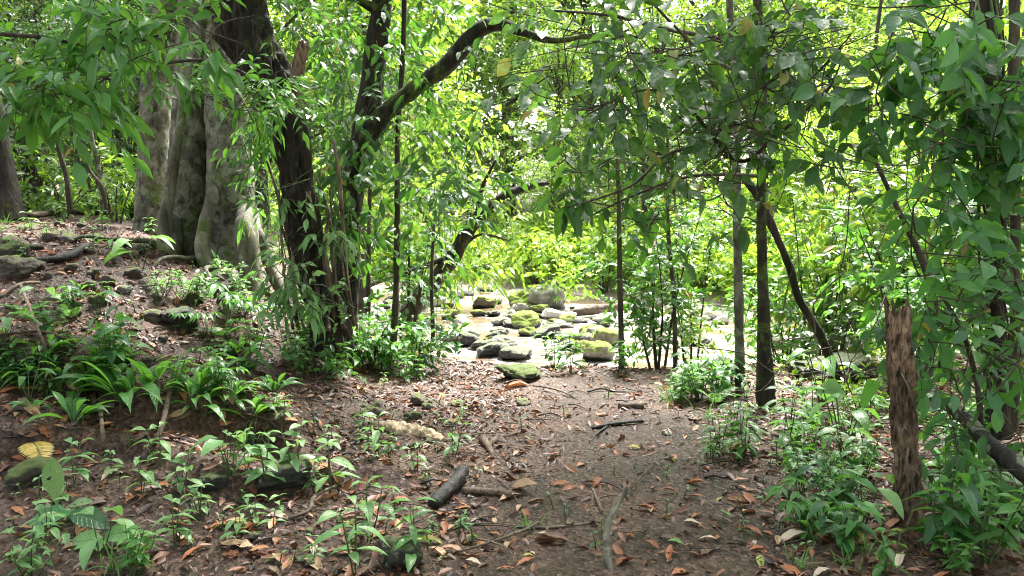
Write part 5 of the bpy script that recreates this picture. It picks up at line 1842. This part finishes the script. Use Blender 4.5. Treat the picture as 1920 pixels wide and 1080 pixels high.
PR = {
    'seed_a': [proto('seedling', 'seedling', 'fresh_dull', *P_seedling('f', .14, 2, .075)), proto('seedling', 'seedling', 'fresh_dull', *P_seedling('f', .2, 3, .09, stems=2)), proto('seedling', 'seedling', 'fresh_dull', *P_seedling('f', .24, 3, .1, .4, LANCE, 2))],
    'seed_b': [proto('seedling', 'seedling', 'fresh', *P_seedling('f', .12, 2, .06)), proto('seedling', 'seedling', 'fresh', *P_seedling('f', .26, 4, .1, .42, OVAL, 2)), proto('seedling', 'seedling', 'fresh', *P_seedling('f', .3, 4, .11, .34, LANCE, 3))],
    'sprout': [proto('sprout', 'sprout', 'fresh_dull', *P_seedling('f', .06, 1, .035, .6)), proto('sprout', 'sprout', 'fresh', *P_seedling('f', .07, 2, .03, .5))],
    'rosette': [proto('long_leaved_plant', 'plant', 'fresh', *P_rosette(20, .3, .2)), proto('long_leaved_plant', 'plant', 'fresh', *P_rosette(15, .25, .24)), proto('long_leaved_plant', 'plant', 'fresh', *P_rosette(12, .22, .3, OVAL))],
    'bushy': [proto('bushy_plant', 'plant', 'fresh', *P_bushy()), proto('bushy_plant', 'plant', 'fresh_dull', *P_bushy(7, .3, .08, .38)), proto('bushy_plant', 'plant', 'blue', *P_bushy(6, .4, .13, .42, OVAL))],
    'fern': [proto('fern', 'fern', 'fresh', *P_fern()), proto('fern', 'fern', 'fresh_dull', *P_fern(4, .3, .05, 14, .8))],
    'yfern': [proto('yellow_frond', 'fern frond', 'yellow', *P_fern(1, .25, .06, 14, .2))],
    'grass': [proto('grass_tuft', 'grass tuft', 'fresh_dull', *P_grass()), proto('grass_tuft', 'grass tuft', 'fresh', *P_grass(20, .28))],
    'palm': [proto('palmate_plant', 'plant', 'fresh', *P_palm()), proto('palmate_plant', 'plant', 'fresh', *P_palm(4, .26, .12))],
    'broad': [proto('broad_leaved_plant', 'plant', 'fresh_dull', *P_broad()), proto('broad_leaved_plant', 'plant', 'fresh', *P_broad(5, .3, .16, .5)), proto('broad_leaved_plant', 'plant', 'blue', *P_broad(5, .35, .2, .62, HEART))],
    'holed': [proto('holed_leaf_plant', 'plant', 'holed', *P_broad(3, .06, .3, .4, OBOV))],
}
LOOK = {'seed_a': ['tiny pale green seedling', 'pale green seedling with oval leaves', 'pale seedling with pointed leaves'],
        'seed_b': ['tiny bright green seedling', 'bright green seedling with oval leaves', 'taller bright seedling with narrow leaves'],
        'sprout': ['pale two leaved sprout', 'tiny green sprout'],
        'rosette': ['tuft of long arching shiny leaves', 'small tuft of long glossy leaves', 'tuft of broad glossy leaves'],
        'bushy': ['bushy plant with narrow green leaves', 'bushy plant with pale narrow leaves', 'bushy plant with dark broad leaves'],
        'fern': ['green fern with arching fronds', 'small pale upright fern'], 'yfern': ['yellow withered fern frond'],
        'grass': ['tuft of pale grass', 'tuft of longer green grass'], 'palm': ['plant with hand shaped drooping leaves', 'low plant with hand shaped leaves'],
        'broad': ['plant with few broad pale leaves', 'plant with broad green leaves', 'plant with broad bluish heart leaves'], 'holed': ['plant with big pale leaves eaten full of holes']}
PUSED = {k: [False] * len(v) for k, v in PR.items()}


def plant(kind, px, py, s=1.0, v=None, label=None, lift=0.0, tilt=(0, 0), rz=None):
    v = random.randrange(len(PR[kind])) if v is None else v
    p = G(px, py)
    if p[2] < WATER + .1:
        return
    pr = PR[kind][v]
    rz = random.random() * 6.28 if rz is None else rz
    if not PUSED[kind][v]:
        PUSED[kind][v] = True
        o = pr
        o.location = (p[0], p[1], p[2] + lift)
        o.rotation_euler = (tilt[0], tilt[1], rz)
        o.scale = (s, s, s)
        REG.append(o)
    else:
        o = dup(pr, (p[0], p[1], p[2] + lift), rz, s, tilt=tilt)
    o['look'] = LOOK[kind][v]
    o['group'] = 'small plants of the forest floor'
    if label:
        o['label'] = label
    return o


# placed ones: (kind, px, foot row, scale, variant, label)
for a in [
    ('rosette', 235, 765, 1.5, 0, 'clump of long shiny leaves hanging over the soil hollow, on the slope'),
    ('rosette', 290, 765, 1.1, 1, 'second shiny clump on the lip of the soil hollow'),
    ('rosette', 170, 720, 1.1, 0, 'shiny long leaved clump beside the big dark boulder'),
    ('rosette', 370, 770, 1.1, 1, 'glossy clump over the hollow, uphill of the ledge seedlings'),
    ('rosette', 470, 790, 1.0, 0, 'spreading dark clump on the slope nearest the path'),
    ('bushy', 200, 700, 1.1, 2, 'bushy dark plant at the upper side of the long leaved clumps'),
    ('bushy', 330, 745, .9, 0, 'leafy plant squeezed between the two middle shiny clumps'),
    ('bushy', 420, 745, 1.0, 0, 'leafy plant at the end of the row of shiny clumps'),
    ('fern', 190, 690, .9, 0, 'arching fern behind the long leaved clumps'),
    ('fern', 135, 600, .9, 1, 'pale small fern on the bare bank'),
    ('yfern', 20, 735, 1.2, 0, 'yellow withered fern frond at the picture edge above the ledge'),
    ('yfern', 60, 850, 1.4, 0, 'yellow fern frond lying over a dead leaf near the mossy stone'),
    ('palm', 430, 620, 1.2, 0, 'plant with bright hand shaped drooping leaves below the fluted tree'),
    ('palm', 480, 630, 1.1, 1, 'second bright hand leaved plant below the roots of the fluted tree'),
    ('palm', 390, 640, .9, 1, 'low hand leaved plant in the dark hollow under the fluted tree'),
    ('bushy', 350, 570, 1.2, 1, 'bushy pale plant in front of the fluted tree roots'),
    ('bushy', 300, 560, 1.0, 1, 'pale leafy plant beside the bushy one under the fluted tree'),
    ('broad', 265, 510, 1.3, 0, 'plant with three broad pale pointed leaves at the bank edge'),
    ('broad', 215, 495, .9, 1, 'small broad leaved plant on top of the bank'),
    ('broad', 190, 1050, .8, 0, 'pale broad leaves lying beside the dark ones near the corner'),
    ('bushy', 60, 1090, 1.0, 1, 'pale bushy plant cut by the bottom corner'),
    ('bushy', 250, 1085, .8, 0, 'narrow leaved plant at the bottom edge'),
    ('grass', 220, 1070, 1.2, 0, 'grassy tuft at the bottom edge under the pale broad leaves'),
    ('seed_a', 300, 880, 1.1, 2, 'whitish seedling at the end of the soil ledge'),
    ('seed_a', 350, 930, 1.2, 1, 'pale seedling growing out of the ledge face'),
    ('broad', 435, 905, .9, 0, 'pale ribbed leaf plant on the ledge'),
    ('seed_a', 500, 915, 1.5, 1, 'pale seedling in front of the dark mossy ledge stone'),
    ('seed_a', 560, 900, 1.5, 1, 'tall pale seedling behind the dark mossy ledge stone'),
    ('seed_a', 620, 930, 1.6, 1, 'broad leaved pale seedling at the path end of the ledge'),
    ('grass', 470, 830, 1.4, 0, 'spiky pale grass tuft on the slope behind the ledge seedlings'),
    ('seed_a', 690, 1020, 1.3, 2, 'tall pale seedling cluster with pointed leaves in the front mud'),
    ('seed_b', 775, 1070, 1.15, 1, 'foremost bright seedling with one upright pointed leaf'),
    ('seed_a', 665, 1080, 1.4, 2, 'pale seedling at the bottom edge beside the squarish stone'),
    ('seed_a', 795, 910, .5, 0, 'tiny dark green sprout beside the charred branch'),
    ('grass', 990, 990, .8, 0, 'small dry grass tuft on the path'),
    ('seed_a', 850, 860, 1.1, 2, 'pale seedling just downhill of the rotten log'),
    ('seed_a', 710, 860, 1.2, 2, 'pale slim seedling in front of the rotten log'),
    ('seed_b', 1395, 850, 1.3, 1, 'bright yellow green seedling with broad oval leaves at the path edge'),
    ('seed_b', 1470, 860, 1.4, 1, 'bright broad seedling between the path and the broken post'),
    ('broad', 1540, 760, 1.6, 1, 'plant with very large round green leaf before the big dark boulder'),
    ('broad', 1580, 860, 1.5, 1, 'broad leaved plant in front of the dark boulder near the post'),
    ('bushy', 1615, 900, 1.1, 0, 'green leafy plant pressed against the broken post'),
    ('bushy', 1590, 1040, .8, 2, 'plant with ribbed dark leaves at the foot of the broken post'),
    ('broad', 1620, 990, 1.0, 0, 'pale heart leaf plant before the broken post'),
    ('holed', 1790, 900, 1.1, 0, 'wide holed leaves beside the broken post'),
    ('bushy', 1790, 1085, .6, 0, 'narrow leaved plant in front of the foot of the post'),
    ('bushy', 1850, 1060, 1.3, 0, 'leafy plant near the bottom edge under the log'),
    ('bushy', 1780, 1040, 1.2, 2, 'dark leafy plant under the lichen-spotted log'),
    ('bushy', 1900, 1000, 1.4, 1, 'pale leafy plant at the edge under the lichen-spotted log'),
    ('seed_b', 1660, 1085, .8, 2, 'glossy long leaf seedling at the bottom edge'),
    ('palm', 1775, 950, .8, 0, 'hand leaved plant behind the foot of the post'),
    ('bushy', 1580, 940, 1.0, 0, 'small leafy plant between the path and the post'),
    ('fern', 1300, 745, 1.2, 1, 'pale fern at the far end of the path under the thin trunk'),
    ('fern', 1340, 760, 1.1, 1, 'second pale fern near the foot of the thin trunk'),
    ('grass', 1270, 740, 1.6, 0, 'pale grass at the far edge of the path'),
    ('grass', 1600, 790, 1.6, 1, 'upright green grass behind the broken post'),
    ('bushy', 1040, 690, 1.4, 0, 'bright leafy plant at the bank edge before the stream'),
    ('bushy', 1010, 680, 1.1, 0, 'leafy plant beside the mossy block stone'),
    ('seed_b', 1070, 700, 1.5, 2, 'bright seedling on the bank in front of the flat topped boulder'),
    ('bushy', 1160, 700, 1.2, 0, 'leafy plant under the slim sapling at the bank'),
    ('bushy', 580, 660, 1.3, 0, 'leafy plant below the leaning dark tree'),
    ('bushy', 640, 680, 1.3, 0, 'leafy plant below the arched tree roots'),
    ('bushy', 700, 690, 1.2, 2, 'dark leafy plant at the end of the path bank'),
    ('bushy', 590, 620, 1.2, 0, 'leafy plant hugging the foot of the leaning dark tree'),
    ('seed_a', 410, 700, 1.3, 1, 'broad pale seedling above the shiny clumps'),
    ('seed_b', 470, 700, 1.6, 1, 'green seedling above the spreading clump near the path'),
    ('grass', 330, 720, 1.2, 1, 'grass tuft among the shiny clumps'),
]:
    plant(a[0], a[1], a[2], a[3], a[4], a[5])


def scatter(kind, n, box, s=(.7, 1.2)):
    for _ in range(n):
        a, b = random.uniform(box[0], box[1]), random.uniform(box[2], box[3])
        if 1635 < a < 1765 and b > 800:
            a -= 140
        if not (kind == 'bushy' and 1600 < a < 1640 and b > 930):
            plant(kind, a, b, random.uniform(*s))


scatter('bushy', 26, (1500, 1930, 780, 1000), (.5, 1.0))
scatter('broad', 10, (1500, 1930, 780, 1020), (.4, .8))
scatter('palm', 6, (1500, 1930, 780, 1000), (.6, .9))
scatter('rosette', 5, (1500, 1930, 820, 1050), (.5, .8))
scatter('fern', 5, (1450, 1930, 760, 1000), (.5, .9))
scatter('seed_b', 10, (1330, 1640, 760, 900), (.8, 1.4))
scatter('seed_a', 8, (1300, 1500, 740, 880), (.8, 1.2))
scatter('bushy', 8, (1240, 1480, 700, 760), (.8, 1.3))
scatter('grass', 10, (1250, 1650, 710, 800), (.8, 1.4))
scatter('grass', 8, (1500, 1900, 950, 1075), (.5, .9))
scatter('seed_a', 22, (420, 880, 720, 1060), (.5, 1.0))
scatter('sprout', 40, (400, 900, 700, 1075), (.8, 1.5))
scatter('sprout', 34, (880, 1520, 720, 1070), (.8, 1.5))
scatter('sprout', 26, (0, 420, 420, 1070), (.8, 1.5))
scatter('seed_a', 12, (0, 420, 860, 1070), (.6, 1.1))
scatter('seed_b', 10, (100, 560, 560, 700), (.7, 1.2))
scatter('bushy', 8, (0, 180, 560, 760), (.6, 1.0))
scatter('broad', 6, (0, 250, 560, 760), (.6, 1.0))
scatter('rosette', 12, (60, 560, 640, 800), (.5, .9))
scatter('fern', 7, (40, 560, 560, 800), (.5, .9))
scatter('palm', 5, (250, 560, 560, 760), (.5, .8))
scatter('grass', 12, (0, 320, 400, 460), (.6, 1.2))
scatter('seed_a', 14, (0, 320, 400, 500), (.6, 1.2))
scatter('bushy', 12, (60, 330, 385, 410), (1.0, 1.8))
scatter('seed_b', 10, (540, 800, 640, 720), (.8, 1.4))
scatter('bushy', 8, (560, 860, 640, 700), (.8, 1.4))
scatter('rosette', 6, (120, 520, 700, 800), (.6, 1.0))
for k in PR:
    for v, o in enumerate(PR[k]):
        if not PUSED[k][v]:
            for c in list(o.children):
                bpy.data.objects.remove(c)
            bpy.data.objects.remove(o)

def custom(name, cat, lab, px, py, mt, lv):
    p = G(px, py)
    t = thing(name, cat, p, lab)
    s_, f = M(), M()
    for base, d, n, L, w, sg, tp in lv:
        b = np.array(base, float)
        s_.add(*tube([[0, 0, -.02, .003], list(b * .5) + [.003], list(b) + [.0025]], 5, .05)[:2])
        f.leaves(tp, [b], [d], [n], L, w, 0, rs.rand(1), sag=sg)
    f.build('foliage', [MT[mt]], t)
    s_.build('stem', [MT['stem']], t)


BIG = leaf_tmpl(12, 'obov', .12, .03)
BIGO = leaf_tmpl(12, 'oval', .12, .03)
custom('holed_leaf_plant', 'plant', 'pale upright leaf riddled with holes beside the moss capped ledge stone', 108, 965, 'holed',
       [((0, 0, .03), (-.12, .1, 1), (.1, -1, .2), .27, .11, .05, BIG), ((.03, 0, .02), (.7, .1, .35), (-.2, -.4, 1), .16, .07, .25, BIG), ((-.02, 0, .02), (-.6, -.3, .3), (0, -.4, 1), .1, .06, .3, BIGO)])
custom('broad_leaved_plant', 'plant', 'dark broad leaves spread flat on the mud below the leaf full of holes', 128, 985, 'blue',
       [((0, 0, .05), (-1, -.15, -.05), (0, -.5, 1), .21, .15, .2, BIGO), ((.02, 0, .05), (.9, -.2, .0), (0, -.6, 1), .22, .13, .25, BIGO), ((0, 0, .03), (.2, .9, .4), (0, -.5, 1), .12, .08, .3, BIGO)])
custom('broad_leaved_plant', 'plant', 'crumpled pale broad leaves before the dark broad leaves near the bottom corner', 190, 1030, 'fresh_dull',
       [((0, 0, .03), (-.9, -.1, .1), (.1, -.7, 1), .17, .12, .3, BIGO), ((.02, 0, .04), (.7, .1, .3), (0, -.6, 1), .17, .12, .4, BIGO), ((0, 0, .03), (.4, -.9, .2), (0, -.5, 1), .12, .06, .3, BIG)])
custom('round_leaf_plant', 'plant', 'very large round green leaf leaning before the dark shadowed boulder', 1590, 790, 'fresh_dull',
       [((-.05, 0, .22), (-.9, -.2, .25), (.1, -.9, .6), .26, .22, .25, BIGO), ((.05, -.05, .18), (.7, -.3, .1), (0, -.7, .8), .17, .13, .4, BIGO), ((.02, 0, .1), (.5, .1, -.3), (0, -.9, .5), .2, .12, .3, BIG)])


def hanging(px, py, d, L, cn, s_, lab, rz=0.0):
    o = bpy.data.objects.new('hanging_leaf', DL[cn, s_])
    COL.objects.link(o)
    o.location = W(px, py, d)
    o.scale = (L, L, L)
    o.rotation_euler = (-1.3, random.uniform(-.3, .3), rz)
    tag(o, 'leaf', lab)


hanging(1745, 445, 4.3, .16, 'yellow', 1, 'torn orange yellow dying leaf caught among the leaves above the broken post', .9)
hanging(1808, 470, 4.3, .08, 'tan', 1, 'small tan dead leaf dangling beside the vine-wrapped tree')
hanging(1386, 250, 6.8, .13, 'yellow', 1, 'orange yellow leaf hanging against the slender pale trunk')
hanging(1215, 188, 4.8, .13, 'yellow', 0, 'pale yellow leaf pair member hanging in the dusty branch, the narrower one', .3)
hanging(1238, 180, 4.8, .1, 'yellow', 2, 'rounded pale yellow leaf hanging in the dusty branch')
hanging(1512, 450, 6.6, .1, 'rust', 1, 'dark red dead leaf hanging behind the slanting branch', 1.1)

# hanging vines and twigs in the upper picture
vn = []
for _ in range(34):
    a, b = random.uniform(1420, 1900), random.uniform(200, 700)
    vn.append((a, b, a + random.uniform(-160, 160), b + random.uniform(80, 330), random.uniform(4.6, 8)))
for _ in range(14):
    a, b = random.uniform(560, 1300), random.uniform(0, 350)
    vn.append((a, b, a + random.uniform(-120, 120), b + random.uniform(100, 300), random.uniform(6.5, 9)))
for k, (x0, y0, x1, y1, d) in enumerate(vn + [(520, 0, 560, 100, 7.5), (1010, -40, 1015, 130, 6.5), (645, 0, 660, 230, 8.4), (1900, 290, 1500, 250, 4.5), (1915, 360, 1560, 300, 4.6), (1240, 240, 1290, 470, 6), (1000, 500, 1400, 270, 7), (905, 450, 960, 250, 9),
                                              (1480, 300, 1560, 420, 7.5), (1560, 420, 1640, 640, 7.4), (1600, 330, 1580, 640, 7.6), (1450, 640, 1700, 720, 6.5), (1300, 650, 1640, 700, 6.2), (1740, 640, 1920, 700, 4.2), (1560, 650, 1300, 760, 6.4),
                                              (1930, 720, 1740, 690, 4.1), (1620, 700, 1760, 620, 5), (1500, 330, 1660, 480, 8), (980, 60, 860, 330, 7.4), (770, 200, 700, 420, 8)]):
    a, b = W(x0, y0, d), W(x1, y1, d + random.uniform(-.3, .3))
    t = thing('hanging_vine', 'vine', (a + b) / 2, None, 'thin bare vine strung through the foliage', 'vines through the foliage')
    mid = (a + b) / 2 + np.array([random.uniform(-.08, .08), 0, -.12])
    q1, q2 = a * .72 + b * .28 + rs.randn(3) * .04, a * .28 + b * .72 + rs.randn(3) * .04
    r = random.uniform(.002, .005)
    wood('stem', t, [list(a) + [r], list(q1) + [r], list(mid) + [r], list(q2) + [r], list(b) + [r * .7]], MT['stick'] if k % 3 else MT['twig'], 6, .06)

finish_labels()

# ---------------------------------------------------------------- camera, light
cd = bpy.data.cameras.new('camera')
cam = bpy.data.objects.new('camera', cd)
COL.objects.link(cam)
cam.location = CAM
cam.rotation_euler = (math.pi / 2 - PITCH, 0, 0)
cd.sensor_width = 36
cd.lens = 36 * F / 1920
cd.clip_end = 1000
cd.clip_start = .05
SC.camera = cam

EL, AZ = math.radians(58), math.radians(20)   # sun high over the far bank
w = bpy.data.worlds.new('World')
SC.world = w
w.use_nodes = True
nt = w.node_tree
nt.nodes.clear()
sky = nt.nodes.new('ShaderNodeTexSky')
sky.sky_type = 'NISHITA'
sky.sun_disc = False
sky.sun_elevation = EL
sky.sun_rotation = AZ
sky.dust_density = 4
sky.air_density = 1.0
hs = nt.nodes.new('ShaderNodeHueSaturation')
hs.inputs['Saturation'].default_value = .35
bg = nt.nodes.new('ShaderNodeBackground')
bg.inputs[1].default_value = .11
ow = nt.nodes.new('ShaderNodeOutputWorld')
nt.links.new(sky.outputs[0], hs.inputs['Color'])
nt.links.new(hs.outputs[0], bg.inputs[0])
nt.links.new(bg.outputs[0], ow.inputs[0])
sd = bpy.data.lights.new('sun', 'SUN')
sd.energy = 3.8
sd.angle = math.radians(15)
sd.color = (1, .96, .9)
so = bpy.data.objects.new('sun', sd)
COL.objects.link(so)
sv = Vector((math.sin(AZ) * math.cos(EL), math.cos(AZ) * math.cos(EL), math.sin(EL)))
so.rotation_euler = sv.to_track_quat('Z', 'Y').to_euler()

SC.view_settings.view_transform = 'Standard'
SC.view_settings.look = 'None'
SC.view_settings.gamma = 1
SC.view_settings.exposure = 2.75
SC.cycles.pixel_filter_type = 'BLACKMAN_HARRIS'
SC.cycles.filter_width = 1.1
SC.render.engine = 'CYCLES'
SC.cycles.max_bounces = 7
SC.cycles.diffuse_bounces = 3
SC.cycles.glossy_bounces = 3
SC.cycles.transmission_bounces = 4
SC.cycles.transparent_max_bounces = 8
SC.cycles.use_denoising = True
SC.cycles.caustics_reflective = False
SC.cycles.caustics_refractive = False
